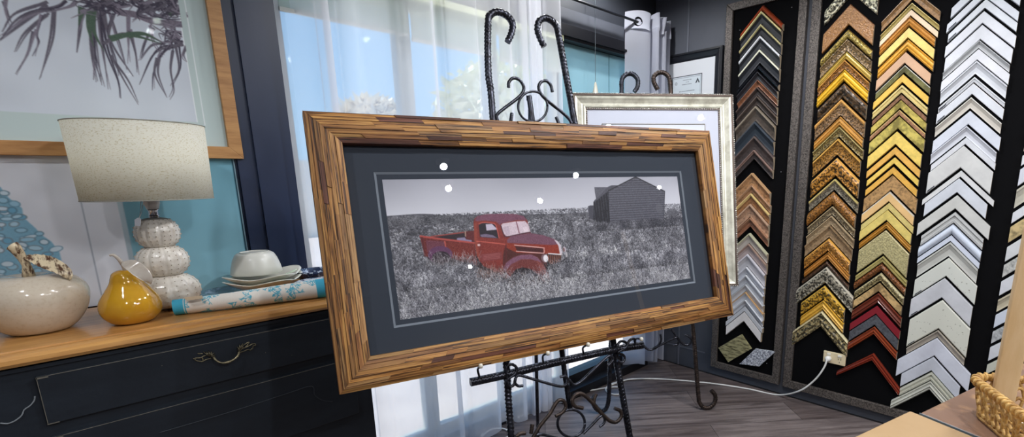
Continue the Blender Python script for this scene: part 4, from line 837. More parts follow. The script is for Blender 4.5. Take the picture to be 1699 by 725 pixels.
# ================================================================== SILVER FRAME ON SECOND EASEL
KS = 2.75; ws = setv([.768, -.64, 0]); ws /= np.linalg.norm(ws); hs = setv([-.123, -.148, -.981]); hs -= (hs @ ws) * ws; hs /= np.linalg.norm(hs); ns = np.cross(hs, ws)
if ns[1] > 0: ns = -ns
STL = E0 + setv([.754, .742, .165]) * KS; SW, SH = .338 * KS, .4014 * KS
def S3(a, b2, off=0.): return STL + ws * a + hs * b2 + ns * off
m_silv = mat('champagne silver leaf', (222, 220, 204), .3, .25, noise=((180, 176, 160), 18, .4, .7, (1, 1, 1)))
m_bronze = mat('bronzed edge', (98, 84, 76), .4, .5); m_bead = mat('silver bead', (215, 212, 205), .25, .8)
sil = thing('silver_framed_picture', 'tall picture with white mat in a champagne silver beaded frame, behind the truck picture', 'picture', (0, 0, 0))
fwS = .155
prof = [(0, -.03, 1), (0, .028, 1), (.006, .034, 1), (.02, .034, 1), (.026, .031, 1), (.026, .03, 0), (.034, .028, 0), (.045, .026, 0), (.06, .018, 0), (.085, .008, 0), (.098, .006, 0), (.103, .012, 0), (.112, .014, 0), (.122, .012, 0), (.126, .004, 0), (.128, .004, 1), (.140, .004, 1), (.142, -.004, 1)]
fwS = .084
prof = [(a * .6, z * .75, k) for a, z, k in prof]
for a, b2, dv in (((0, 0), (SW, 0), 'h'), ((SW, 0), (SW, SH), 'v'), ((SW, SH), (0, SH), 'h'), ((0, SH), (0, 0), 'v')):
    a = np.array(a, float); b2 = np.array(b2, float); d = (b2 - a) / np.linalg.norm(b2 - a); cen = np.array([SW / 2, SH / 2]); inn = np.array([-d[1], d[0]]); inn = inn if inn @ (cen - a) > 0 else -inn
    q = MB()
    for i in range(len(prof) - 1):
        (t0, z0, _), (t1, z1, mi) = prof[i], prof[i + 1]
        v = [a + inn * t0 + d * t0, b2 + inn * t0 - d * t0, b2 + inn * t1 - d * t1, a + inn * t1 + d * t1]
        q.add([S3(v[0][0], v[0][1], z0), S3(v[1][0], v[1][1], z0), S3(v[2][0], v[2][1], z1), S3(v[3][0], v[3][1], z1)], [(0, 1, 2, 3)], 1 if prof[i + 1][2] else 0)
    o = q.build('frame_side', [m_silv, m_bronze], sil)
    g = MB(); R_ = .0055
    for tt_, z_, st, rr in ((.080, .006, .0125, .0045), (.004, .028, .011, .0042)):
        L0 = np.linalg.norm(b2 - a) - 2 * tt_; n = int(L0 / st)
        for k in range(n):
            c_ = a + inn * tt_ + d * (tt_ + (k + .5) * st); p = S3(c_[0], c_[1], z_); g.lathe([(.0006, -rr), (rr * .8, -rr * .55), (rr, 0), (rr * .8, rr * .55), (.0006, rr)], tuple(p), 6)
    g.build('beading', m_bead, o)
q = MB(); q.add([S3(fwS - .004, fwS - .004, -.002), S3(SW - fwS + .004, fwS - .004, -.002), S3(SW - fwS + .004, SH - fwS + .004, -.002), S3(fwS - .004, SH - fwS + .004, -.002)], [(0, 1, 2, 3)]); q.build('mat', mat('white mat board', (206, 210, 224), .8), sil)
q = MB(); m0 = fwS + .085; m1 = .165; a0, b0, a1_, b1_ = m1, m1, SW - m1, SH - m1
for A_, B_ in (((a0, b0), (a1_, b0)), ((a1_, b0), (a1_, b1_)), ((a1_, b1_), (a0, b1_)), ((a0, b1_), (a0, b0))): q.tube([S3(A_[0], A_[1], 0), S3(B_[0], B_[1], 0)], .0022, 6, step=.2)
q.build('ruled_line', mat('gold ruled line', (158, 152, 138), .5, .3), sil)
q = MB(); q.add([S3(a0, b0, -.001), S3(a1_, b0, -.001), S3(a1_, b1_, -.001), S3(a0, b1_, -.001)], [(0, 1, 2, 3)]); q.build('print', mat('pale print paper', (218, 222, 234), .7), sil)
q = MB(); q.add([S3(fwS - .004, fwS - .004, .002), S3(SW - fwS + .004, fwS - .004, .002), S3(SW - fwS + .004, SH - fwS + .004, .002), S3(fwS - .004, SH - fwS + .004, .002)], [(0, 1, 2, 3)]); q.build('glass', glass_mat('picture glass two', .8), sil)
q = MB(); q.obox(S3(.02, .02, -.03), ws * (SW - .04), hs * (SH - .04), ns * .024); q.build('backing_board', mat('brown backing', (120, 100, 80), .9), sil)
# second easel
f1 = onz(1003, 683, .012); f2 = onz(1171, 677, .012); pT = S3(SW * .5, 0, -.045); n2 = np.cross(f2 - f1, pT - f1); n2 /= np.linalg.norm(n2)
if n2[1] > 0: n2 = -n2
def E2(u, v, off=0.): return onpl(u, v, f1 + n2 * off, n2)
e2 = thing('easel', 'iron easel behind the truck picture, carrying the silver framed picture', 'easel', (0, 0, 0), 'wrought iron easels')
b1f = lambda x, y: (940 + x / 3.297, y / 3.297); b2f = lambda x, y: (980 + x / 3.538, 520 + y / 3.538)
def r2(name, pts, r, rib=.14, m=m_iron, off=0.): return part(name, [E2(*p, off=off) for p in pts], r, rib, .014, parent=e2, m=m, n=10)
r2('front_leg', [b1f(370, 503), b1f(388, 475), b1f(388, 435), b1f(365, 408), b1f(335, 404), b1f(308, 425), b1f(300, 460), b1f(300, 520), (1028, 300), (1018, 480), (1012, 597), (1009.5, 665), (1000, 682), (988, 677), (984, 664), (988, 655)], .0125)
r2('front_leg', [b1f(498, 490), b1f(478, 450), b1f(478, 420), b1f(500, 400), b1f(530, 398), b1f(558, 420), b1f(568, 465), b1f(572, 520), (1133, 350), (1149, 538), b2f(610, 200), b2f(632, 480), b2f(640, 525), b2f(665, 552), b2f(700, 550), b2f(728, 520), b2f(730, 480), b2f(708, 452)], .0125, m=m_rust)
rl = np.array([2.86, 2.12, .01]); q = MB(); q.tube([S3(SW * .5, SH * .15, -.07), rl], .011, 8); q.build('rear_leg', m_rust, e2)
r2('scroll', [b2f(300, 180), b2f(340, 212), b2f(385, 200), b2f(412, 160), b2f(408, 120)], .007); r2('scroll', [b2f(370, 205), b2f(440, 170), b2f(500, 142), b2f(516, 160), b2f(508, 182), b2f(488, 185)], .007)
r2('scroll', [b2f(470, 90), b2f(515, 150), b2f(545, 180), b2f(575, 182), b2f(590, 155), b2f(575, 135), b2f(553, 125)], .007); r2('cross_bar', [(1000, 560), (1075, 545), (1148, 528)], .010)
for p in ((.25, 0), (.75, 0)):
    B = S3(SW * p[0], SH + .008, .0); q = MB(); q.tube([S3(SW * p[0], SH + .012, -.07), B, S3(SW * p[0], SH + .008, .03)], .006, 8); q.build('support_hook', m_iron, e2)

# ================================================================== CERTIFICATE on the right wall
X_ = 3.035; ytr, ztr = onx(1198.9, 74.5, X_)[1:]; CW, CH, cf = .52, .62, .055
t = thing('framed_certificate', 'certificate with white mat in a stepped black frame in the corner', 'certificate', (0, 0, 0))
m_bk = mat('satin black frame', (20, 22, 28), .35)
for j, (A_, B_) in enumerate((((0, 0), (CW, 0)), ((CW, 0), (CW, CH)), ((CW, CH), (0, CH)), ((0, CH), (0, 0)))):
    a = np.array(A_, float); b2 = np.array(B_, float); d = (b2 - a) / np.linalg.norm(b2 - a); inn = np.array([-d[1], d[0]]); inn = inn if inn @ (np.array([CW / 2, CH / 2]) - a) > 0 else -inn
    q = MB(); pr = [(0, -.028), (0, .0), (.012, .004), (.016, .0), (.02, .004), (.03, .0), (.045, -.004), (.055, -.012)]
    W3 = lambda p, z: (X_ - z, ytr + p[0], ztr - p[1])
    for i in range(len(pr) - 1):
        (t0, z0), (t1, z1) = pr[i], pr[i + 1]; v = [a + inn * t0 + d * t0, b2 + inn * t0 - d * t0, b2 + inn * t1 - d * t1, a + inn * t1 + d * t1]
        q.add([W3(v[0], z0), W3(v[1], z0), W3(v[2], z1), W3(v[3], z1)], [(0, 1, 2, 3)])
    q.build('frame_side', m_bk, t)
W_, H_ = 420, 520; P = Paint(W_, H_, (214, 216, 220)); XC = X_ + .012
def cpp(u, v): p = onx(u, v, XC); return ((ytr + CW - cf - p[1]) / (CW - 2 * cf) * W_, (ztr - cf - p[2]) / (CH - 2 * cf) * H_)
r0 = cpp(1165, 121); x1_ = r0[0]; y0_ = r0[1]; x0_ = W_ - x1_
P.poly([(x0_, y0_), (x1_, y0_), (x1_, H_ - y0_), (x0_, H_ - y0_)], (34, 36, 40)); P.poly([(x0_ + 4, y0_ + 4), (x1_ - 4, y0_ + 4), (x1_ - 4, H_ - y0_ - 4), (x0_ + 4, H_ - y0_ - 4)], (204, 212, 218), 3); P.line([(x0_ + 12, y0_ + 12), (x1_ - 12, y0_ + 12)], 2, (120, 126, 132)); P.line([(x1_ - 12, y0_ + 12), (x1_ - 12, H_ - y0_ - 12)], 2, (120, 126, 132))
ex = x1_ - 34; ey = y0_ + 42; P.poly([(ex, ey - 18), (ex + 17, ey + 14), (ex - 17, ey + 14)], (56, 60, 66)); P.poly([(ex, ey - 2), (ex + 8, ey + 14), (ex - 8, ey + 14)], (200, 208, 214))
xm = (x0_ + x1_) / 2; R = random.Random(3)
for yy_, hw_, th_ in ((y0_ + 28, 30, 4), (y0_ + 42, 8, 3), (y0_ + 56, 36, 4), (y0_ + 100, 60, 4), (y0_ + 122, 44, 3), (y0_ + 140, 60, 2), (y0_ + 156, 50, 2)):
    x = xm - hw_
    while x < xm + hw_: l_ = R.uniform(3, 9); P.line([(x, yy_), (x + l_, yy_)], th_, (92, 98, 106)); x += l_ + 3
P.ell(x0_ + 32, y0_ + 44, 10, 10, (140, 146, 152)); P.ell(x0_ + 32, y0_ + 44, 5, 5, (204, 210, 216))
def pf(u, v): return np.stack([np.full_like(u, XC), ytr + CW - cf - (CW - 2 * cf) * u, ztr - cf - (CH - 2 * cf) * v], -1)
paint_grid('print', P, pf, m_print, t)

# ================================================================== SAMPLE BOARDS
m_felt = mat('black felt', (10, 10, 12), .95, spec=.1); m_edge = mat('hammered grey bronze frame', (112, 104, 98), .5, .3, noise=((52, 47, 44), 170, .42, .6, (1, 1, 1)), bump=(120, .6, 'noise'))
def board(y0, y1, z0, z1, lab, fwb=.052):
    t = thing('sample_board', lab, 'display board', (0, 0, 0), 'black sample boards on the right wall')
    q = MB(); q.box((3.042, y1 + .01, z0 + .01), (3.062, y0 - .01, z1 - .01)); q.build('backing', m_felt, t)
    for a, b2, c, d in (((y0, z0), (y0, z1), (y0 - fwb, z1 - fwb), (y0 - fwb, z0 + fwb)), ((y0, z1), (y1, z1), (y1 + fwb, z1 - fwb), (y0 - fwb, z1 - fwb)), ((y1, z0), (y1, z1), (y1 + fwb, z1 - fwb), (y1 + fwb, z0 + fwb)), ((y0, z0), (y1, z0), (y1 + fwb, z0 + fwb), (y0 - fwb, z0 + fwb))):
        q = MB(); q.hexa([(3.026, *a), (3.026, *b2), (3.026, *c), (3.026, *d), (3.063, *a), (3.063, *b2), (3.063, *c), (3.063, *d)]); bevel(q.build('frame_side', m_edge, t), .003)
    q = MB()
    for yy_, zz_ in ((y0 - .09, z1 - .16), (y1 + .09, z1 - .10), (y1 + .09, z0 + .12), (y1 + .085, 1.42)):
        p = (3.041, yy_, zz_); q.lathe([(.0005, -.003), (.004, 0), (.0005, .003)], p, 8)
    q.build('screw', mat('steel screw', (180, 180, 185), .3, .8), t)
board(1.632, 1.143, .072, 2.43, 'narrow framed black display board with one row of samples, near the corner', .045)
board(1.116, -.32, .070, 2.56, 'wide framed black display board with gold and white sample rows', .05)

PROF = {'flat': [(0, .6), (.04, .75), (.96, .75), (1, .6)], 'cove': [(0, 1), (.12, 1), (.2, .8), (.5, .5), (.85, .45), (1, .5)], 'ridge': [(0, .5), (.12, .95), (.25, .7), (.4, .75), (.55, 1), (.72, .7), (.85, .85), (1, .5)],
        'scoop': [(0, .4), (.1, .8), (.3, 1), (.5, .9), (.75, .6), (.88, .6), (.93, .75), (1, .5)], 'step': [(0, .9), (.3, .9), (.33, .6), (.7, .6), (.74, .9), (1, .8)], 'round': [(0, .3), (.15, .7), (.35, .95), (.5, 1), (.65, .95), (.85, .7), (1, .3)]}
XB = 3.041
def smat(c1, kind):
    key = 'moulding %s %s' % (c1, kind)
    if key in MC: return MC[key]
    c2 = tuple(int(x * .62) for x in c1)
    if kind == 'gold': return mat(key, c1, .34, .12, noise=(tuple(int(x * .86) for x in c1), 30, .4, .7, (1, 1, 1)))
    if kind == 'orn': return mat(key, c1, .38, .15, noise=(tuple(int(x * .42) for x in c1), 150, .44, .56, (1, 1, 1)), bump=(70, .9, 'voronoi'))
    if kind == 'scrl': return mat(key, c1, .35, .15, noise=(tuple(int(x * .3) for x in c1), 85, .46, .54, (1, 1, 1)), bump=(42, 1., 'voronoi'))
    if kind == 'wood': return mat(key, c1, .4, 0, noise=(c2, 5, .42, .66, (3, 14, 14)), bump=(80, .1, 'noise'))
    if kind == 'mott': return mat(key, c1, .3, .1, noise=(c2, 24, .42, .6, (1, 1, 1)))
    if kind == 'text': return mat(key, c1, .35, .1, noise=(tuple(int(x * .8) for x in c1), 120, .42, .58, (1, 1, 1)), bump=(130, .8, 'noise'))
    if kind == 'speck': return mat(key, c1, .5, 0, noise=((120, 118, 104), 65, .62, .68, (1, 1, 1)))
    if kind == 'gloss': return mat(key, c1, .12, 0, coat=.6)
    return mat(key, c1, .5, 0, noise=(tuple(int(x * .93) for x in c1), 12, .4, .7, (1, 1, 1)))
def chevron(yc, zt_, T_, hw, col, kind, prof, lip, lipcol, lipkind, label, group, depth=.022, xb=XB, hwR=None):
    P_ = PROF[prof]; pts = []
    ts = sorted(set([round(a, 4) for a, _ in P_] + ([round(lip, 4)] if lip else [])))
    hs_ = np.interp(ts, [a for a, _ in P_], [b2 for _, b2 in P_]); q = MB(); hwR = hwR or hw; cols = [(hw, hw), (0, 0), (-hwR, hwR)]
    n = len(ts); V = []
    for yo, dn in cols:
        for t_, hh in zip(ts, hs_): V.append((xb - depth * hh, yc + yo, zt_ - dn - t_ * T_))
    for yo, dn in cols: V += [(xb, yc + yo, zt_ - dn), (xb, yc + yo, zt_ - dn - T_)]
    Fs = []; mi = []
    for c in range(2):
        for i in range(n - 1): Fs.append((c * n + i, (c + 1) * n + i, (c + 1) * n + i + 1, c * n + i + 1)); mi.append(1 if lip and ts[i + 1] <= lip + 1e-6 else 0)
        B = 3 * n + 2 * c; Fs.append((c * n, (c + 1) * n, B + 2, B)); mi.append(1 if lip else 0); Fs.append((c * n + n - 1, (c + 1) * n + n - 1, B + 3, B + 1)); mi.append(0); Fs.append((B, B + 2, B + 3, B + 1)); mi.append(0)
    for c, B in ((0, 3 * n), (2, 3 * n + 4)): Fs.append(tuple(c * n + i for i in range(n)) + (B + 1, B)); mi.append(2)
    k = len(q.v); q.v += V; q.f += Fs; q.mi += mi; q.sm += [False] * len(Fs)
    o = q.build('frame_sample', [smat(col, kind), smat(lipcol or col, lipkind or kind), smat((176, 158, 134), 'plain')])
    cen = Vector((xb, yc, zt_)); o.data.transform(Matrix.Translation(-cen)); o.location = cen
    tag(o, label, 'frame sample', group); return o
W = lambda d: d
# (v_top, v_bottom, colour, kind, profile, lip fraction, lip colour, description, half-width)
c1 = [(8, 20, (150, 62, 34), 'gloss', 'round', 0, None, 'glossy mahogany', 0), (19, 40, (22, 24, 30), 'flat', 'cove', .2, (214, 200, 140), 'black with bright gold edge', 0), (41, 59, (22, 24, 30), 'flat', 'cove', .22, (196, 184, 130), 'black with dull gold edge', 0),
 (60, 82, (24, 27, 34), 'flat', 'cove', .2, (225, 226, 230), 'black with silver edge', 0), (83, 105, (26, 29, 36), 'flat', 'cove', .16, (232, 230, 205), 'black with cream edge', 0), (107, 118, (20, 22, 28), 'gloss', 'round', 0, None, 'gloss black', 0), (119, 132, (36, 36, 42), 'flat', 'cove', 0, None, 'charcoal black', 0),
 (133, 144, (158, 104, 74), 'wood', 'cove', 0, None, 'copper brown', 0), (145, 159, (58, 48, 46), 'wood', 'cove', .2, (84, 68, 62), 'dark walnut', 0), (160, 175, (64, 54, 50), 'wood', 'cove', .2, (94, 80, 72), 'espresso', 0), (176, 201, (84, 74, 66), 'wood', 'cove', .18, (140, 128, 112), 'taupe edged brown', 0), (202, 225, (44, 52, 62), 'flat', 'cove', .18, (66, 74, 84), 'slate black', 0),
 (226, 248, (74, 64, 62), 'wood', 'cove', .18, (104, 90, 86), 'mocha', 0), (249, 264, (70, 60, 58), 'wood', 'cove', .35, (150, 122, 112), 'pink edged brown', 0),
 (287, 307, (190, 142, 98), 'wood', 'cove', .2, (204, 160, 116), 'tan beech', 0), (307.6, 320, (176, 132, 98), 'wood', 'cove', .3, (190, 150, 120), 'toasted oak', 0), (321, 338, (168, 118, 76), 'wood', 'cove', .3, (240, 210, 140), 'gold edged oak', 0), (338.6, 360, (196, 154, 124), 'wood', 'cove', .15, (204, 168, 140), 'pinkish tan', 0), (361, 376, (158, 104, 76), 'wood', 'cove', .3, (170, 124, 96), 'reddish brown', 0),
 (387, 403, (196, 188, 178), 'flat', 'cove', .25, (206, 202, 170), 'champagne edged', 0), (404, 421, (186, 168, 164), 'flat', 'cove', .25, (170, 142, 128), 'rose taupe', 0), (421.5, 442, (202, 199, 204), 'flat', 'cove', .15, (222, 218, 226), 'lilac white', 0), (443, 455, (206, 208, 216), 'flat', 'cove', .15, (230, 230, 236), 'cool white', 0), (456, 471, (196, 198, 204), 'flat', 'cove', .2, (228, 230, 236), 'pearl white', 0), (471.6, 483.5, (210, 212, 218), 'flat', 'cove', 0, None, 'plain white', 0),
 (484, 496.5, (218, 220, 226), 'flat', 'cove', .14, (214, 170, 120), 'tan edged white', 0), (497, 507, (206, 208, 214), 'flat', 'cove', .2, (228, 230, 235), 'soft white', 0), (508, 516.5, (196, 198, 204), 'flat', 'flat', 0, None, 'greyish white', 0), (517, 533, (226, 222, 220), 'flat', 'flat', 0, None, 'chunky white', 0)]
c2 = [(-38, -10, (226, 220, 190), 'scrl', 'scoop', 0, None, 'black and cream patterned', 0), (6, 41, (160, 112, 62), 'text', 'flat', .06, (120, 76, 40), 'wide bronze woven', 0), (47.5, 63, (206, 180, 96), 'orn', 'round', .12, (120, 92, 40), 'gold beaded', 0), (65, 84, (150, 122, 84), 'orn', 'cove', 0, None, 'dull bronze lace', 0), (85, 99, (196, 168, 84), 'gold', 'ridge', 0, None, 'olive gold ridged', 0),
 (100, 114, (170, 116, 58), 'orn', 'cove', .12, (220, 160, 80), 'amber ornate', 0), (115, 134, (232, 184, 52), 'gold', 'ridge', 0, None, 'bright yellow gold', 0), (138, 163, (92, 70, 46), 'scrl', 'scoop', .1, (130, 94, 56), 'dark burl', 0), (165, 191, (150, 116, 78), 'orn', 'cove', .22, (226, 170, 92), 'gold edged pewter', 0), (193, 209, (204, 150, 74), 'gold', 'ridge', 0, None, 'honey gold', 0),
 (210.6, 227, (150, 130, 78), 'orn', 'cove', .1, (196, 180, 120), 'green gold lace', 0), (230, 257, (176, 124, 52), 'orn', 'cove', .12, (220, 170, 84), 'antique gold ornate', 0), (262, 292, (198, 138, 58), 'scrl', 'scoop', .12, (226, 170, 84), 'scrolled leaf gold', 0), (297, 315, (142, 132, 112), 'orn', 'cove', .22, (226, 204, 130), 'pewter with pale gold edge', 0), (318, 340, (176, 118, 52), 'orn', 'round', 0, None, 'orange gold carved', 0), (342.6, 356, (158, 140, 108), 'orn', 'cove', .12, (200, 180, 140), 'silver gold lace', 0),
 (358, 373.5, (176, 152, 118), 'text', 'cove', .1, (200, 176, 140), 'sand textured', 0), (374, 394, (160, 132, 98), 'wood', 'cove', 0, None, 'driftwood tan', 0), (396, 417, (206, 142, 60), 'orn', 'scoop', .14, (230, 170, 80), 'rich gold leaf', 0), (418, 431, (196, 136, 62), 'gold', 'ridge', 0, None, 'ridged amber gold', 0), (433, 442, (92, 62, 40), 'orn', 'round', 0, None, 'dark rope', 0),
 (443, 470, (176, 168, 148), 'scrl', 'scoop', .1, (206, 198, 180), 'large silver scroll', .16), (474.5, 497, (218, 168, 56), 'scrl', 'scoop', .1, (236, 190, 80), 'bright gold scroll', .125), (498, 515, (226, 176, 66), 'gold', 'ridge', 0, None, 'yellow gold stepped', .125), (516, 543, (168, 150, 104), 'scrl', 'ridge', .14, (226, 214, 170), 'wide silver-gold scroll', .158)]
c3 = [(-18, -1, (170, 130, 86), 'wood', 'cove', 0, None, 'tan brushed', 0), (4.5, 14, (178, 160, 96), 'gold', 'cove', .2, (210, 192, 120), 'olive gold', 0), (15, 26, (228, 204, 172), 'plain', 'flat', 0, None, 'cream pink', 0), (27, 43, (206, 148, 72), 'gold', 'ridge', 0, None, 'orange gold ridged', 0), (45.5, 63, (232, 208, 122), 'gold', 'flat', 0, None, 'pale gold wide', 0), (65, 83, (228, 174, 70), 'gold', 'ridge', 0, None, 'golden ribbed', 0),
 (86, 105, (202, 162, 130), 'plain', 'flat', 0, None, 'dusty pink', 0), (108, 121, (120, 116, 72), 'mott', 'flat', .12, (214, 216, 205), 'green and silver mottled', 0), (123, 137, (236, 194, 92), 'gold', 'flat', 0, None, 'warm yellow gold', 0), (141, 154, (226, 206, 140), 'gold', 'step', 0, None, 'pale double lined', 0), (156, 165, (140, 100, 72), 'wood', 'flat', 0, None, 'mauve brown', 0), (166, 180, (206, 186, 98), 'mott', 'flat', 0, None, 'mustard gold', 0),
 (182, 191, (166, 120, 88), 'wood', 'flat', .2, (226, 196, 130), 'gold lipped brown', 0), (193, 214, (208, 190, 102), 'mott', 'flat', 0, None, 'olive gold leaf', 0), (218, 240, (244, 212, 112), 'gold', 'flat', 0, None, 'light gold plain', 0), (244, 257, (238, 184, 94), 'gold', 'flat', 0, None, 'apricot gold', 0), (261, 272, (244, 208, 104), 'gold', 'flat', 0, None, 'narrow yellow gold', 0), (277, 289, (236, 182, 86), 'gold', 'flat', 0, None, 'narrow orange gold', 0), (291, 316, (186, 146, 96), 'wood', 'flat', 0, None, 'burl tan', 0),
 (318, 335, (228, 188, 128), 'plain', 'flat', .14, (226, 220, 206), 'peach with silver edge', 0), (336.5, 348, (226, 206, 130), 'gold', 'flat', 0, None, 'straw gold', 0), (348.5, 366, (238, 214, 124), 'gold', 'flat', 0, None, 'lemon gold', 0), (368, 380, (200, 146, 62), 'gold', 'ridge', 0, None, 'fine dark lined gold', 0), (382, 422, (196, 184, 134), 'text', 'flat', .04, (214, 204, 160), 'wide champagne pebbled', 0), (425, 435, (196, 182, 116), 'gold', 'step', 0, None, 'slim green gold', 0), (436, 450, (150, 90, 46), 'orn', 'round', 0, None, 'bamboo brown', 0),
 (453, 467, (186, 170, 122), 'orn', 'scoop', .14, (216, 204, 160), 'silver gold ornate', 0), (469.5, 484, (218, 182, 126), 'mott', 'flat', 0, None, 'beige gold', 0), (486, 503.5, (110, 52, 38), 'gloss', 'ridge', 0, None, 'dark mahogany', 0), (507.6, 521.5, (134, 38, 48), 'gloss', 'flat', 0, None, 'crimson', 0), (522.5, 540, (92, 94, 100), 'wood', 'flat', 0, None, 'steel grey', 0), (542, 556, (142, 66, 40), 'gloss', 'ridge', 0, None, 'red brown', 0)]
c4 = [(-48, -28, (196, 200, 208), 'plain', 'flat', 0, None, 'cool white topmost', 0), (-22, -5, (200, 204, 212), 'plain', 'flat', 0, None, 'bluish white', 0), (-2, 14, (202, 206, 212), 'plain', 'flat', 0, None, 'pale silver white', 0), (18, 39, (204, 206, 212), 'plain', 'flat', 0, None, 'smooth white', 0), (41, 66, (204, 206, 212), 'plain', 'flat', 0, None, 'broad smooth white', 0), (67, 80, (176, 178, 180), 'plain', 'cove', 0, None, 'light grey', 0), (81, 100, (208, 209, 214), 'plain', 'flat', 0, None, 'matt white', 0), (101, 123, (200, 203, 209), 'plain', 'cove', 0, None, 'grey white cove', 0),
 (127.5, 137, (206, 208, 212), 'plain', 'step', 0, None, 'slim stepped white', 0), (138, 157, (204, 207, 213), 'plain', 'flat', .1, (226, 226, 228), 'white with bright lip', 0), (161.6, 180, (198, 192, 182), 'gloss', 'cove', .1, (226, 224, 216), 'pearly glossy', 0), (184, 207, (202, 206, 216), 'plain', 'flat', 0, None, 'lavender white', 0), (209, 227, (204, 206, 214), 'plain', 'cove', 0, None, 'white cove', 0), (228, 240, (206, 208, 213), 'plain', 'flat', 0, None, 'chalk white', 0), (241.5, 279, (202, 202, 200), 'plain', 'flat', 0, None, 'extra wide warm white', 0), (283, 294, (208, 208, 208), 'plain', 'flat', 0, None, 'narrow warm white', .14),
 (296, 320, (204, 208, 216), 'plain', 'flat', 0, None, 'frosty white', 0), (324, 347, (200, 200, 196), 'plain', 'flat', 0, None, 'long armed warm white', .145), (352, 370, (194, 195, 194), 'plain', 'step', 0, None, 'double stepped grey white', 0), (371, 389.5, (204, 212, 226), 'gloss', 'round', 0, None, 'high gloss white', 0), (390.5, 401, (204, 210, 224), 'gloss', 'flat', 0, None, 'slim gloss white', 0), (402, 426, (196, 196, 190), 'plain', 'cove', 0, None, 'warm grey scooped', 0), (428, 459, (206, 208, 200), 'speck', 'flat', 0, None, 'grey speckled white', 0), (462, 495, (204, 205, 210), 'plain', 'flat', 0, None, 'lilac toned wide white', 0), (498, 546, (210, 210, 198), 'speck', 'flat', 0, None, 'very wide cream speckled', 0),
 (548, 560, (188, 178, 164), 'plain', 'cove', 0, None, 'slim taupe', 0), (561, 591, (214, 217, 228), 'plain', 'flat', 0, None, 'long armed broad white', .157), (593, 616, (206, 209, 219), 'plain', 'flat', 0, None, 'bluish lavender', 0), (617.6, 631, (206, 206, 190), 'speck', 'step', 0, None, 'cream notched', 0), (632, 648, (204, 204, 192), 'plain', 'ridge', 0, None, 'ribbed ivory', .165)]
Z = lambda col_u, v: None
def axis_z(yc, v):
    # height on the board whose picture row is v, on the column axis y = yc
    lo, hi = 0.0, 2.75
    for _ in range(40):
        m_ = (lo + hi) / 2; c = RM @ (np.array([XB - .02, yc, m_]) - E0); vv = FPX * c[1] / c[2] + PCY
        if vv > v: lo = m_
        else: hi = m_
    return (lo + hi) / 2
HW = {0: .126, 1: .127, 2: .121, 3: .127}
for ci, (cl, yc, nm) in enumerate(((c1, 1.397, 'in the single row by the corner'), (c2, .916, 'in the ornate gold row'), (c3, .636, 'in the plain gold row'), (c4, .349, 'in the white row'))):
    prev = None
    for (v0, v1, col, kind, prof, lip, lc_, desc, hw) in cl:
        z0, z1 = axis_z(yc, v0), axis_z(yc, v1); T_ = z0 - z1 - .003
        lab = desc + ' chevron frame sample ' + nm + ((', under the %s one' % prev) if prev else ', topmost')
        ws_ = lab.split()
        if len(ws_) > 16: lab = desc + ' chevron sample ' + nm + ', under the ' + prev
        if len(lab.split()) > 16: lab = desc + ' chevron sample, ' + nm
        jit = random.uniform(-.003, .003)
        o = chevron(yc + jit, z0, T_, (hw or HW[ci]) + random.uniform(-.004, .003), col, kind if kind != 'flat' else 'plain', prof, lip, lc_, ('gold' if lc_ and ci > 0 else 'plain') if lc_ else None, lab, 'chevron frame samples ' + nm, depth=(.034 if ci == 0 else .024) if T_ > .03 else .018)
        if ci == 3 and desc in ('pale silver white', 'slim stepped white', 'white with bright lip', 'extra wide warm white', 'grey speckled white', 'lilac toned wide white', 'very wide cream speckled', 'bluish white'):
            q = MB(); q.box((-.0205, HW[3] - .032, -HW[3] - T_ + .012), (-.0192, HW[3] - .006, -HW[3] - T_ + .018)); q.v = [(a, b2, c - (b2 - (HW[3] - .032)) + .026 - .002) for a, b2, c in q.v]; q.v = [(a, b2, c) for a, b2, c in q.v]; q.build('code_label', mat('dark code label', (44, 48, 62), .6), o)
        prev = desc
# part of a fifth row, at the picture's right edge
c5 = [(2.09, .06, (150, 140, 124), 'mott', 'bronzed'), (2.01, .055, (200, 202, 206), 'plain', 'ice white'), (1.94, .06, (170, 170, 168), 'plain', 'stone grey'), (1.86, .07, (206, 208, 212), 'plain', 'clean white'), (1.77, .05, (180, 180, 184), 'plain', 'silver grey'),
 (1.70, .08, (166, 160, 146), 'cove', 'taupe grey'), (1.60, .045, (204, 206, 210), 'plain', 'chalky'), (1.54, .075, (204, 206, 216), 'gloss', 'glossy bluish white'), (1.45, .085, (182, 178, 164), 'cove', 'sandstone'), (1.345, .05, (206, 208, 214), 'plain', 'labelled white'), (1.28, .075, (206, 184, 136), 'mott', 'straw gold'), (1.185, .07, (204, 206, 208), 'plain', 'soft grey white'), (1.10, .06, (196, 196, 192), 'wood', 'streaked grey'),
 (1.02, .07, (206, 208, 214), 'plain', 'snowy'), (.93, .06, (194, 184, 160), 'cove', 'beige'), (.855, .065, (206, 212, 224), 'gloss', 'glossy cool white'), (.77, .06, (190, 192, 194), 'wood', 'brushed silver'), (.69, .07, (208, 210, 216), 'plain', 'clear white'), (.60, .05, (196, 196, 182), 'speck', 'cream speckled')]
prev = None
for za, T_, col, kind, desc in c5:
    lab = desc + ' chevron frame sample in the right-edge row' + ((', under the %s one' % prev) if prev else ', topmost')
    kd = 'plain' if kind == 'cove' else kind
    chevron(.005, za, T_, .126, col, kd, 'cove' if kind == 'cove' else 'flat', 0, None, None, lab, 'chevron frame samples in the right-edge row'); prev = desc
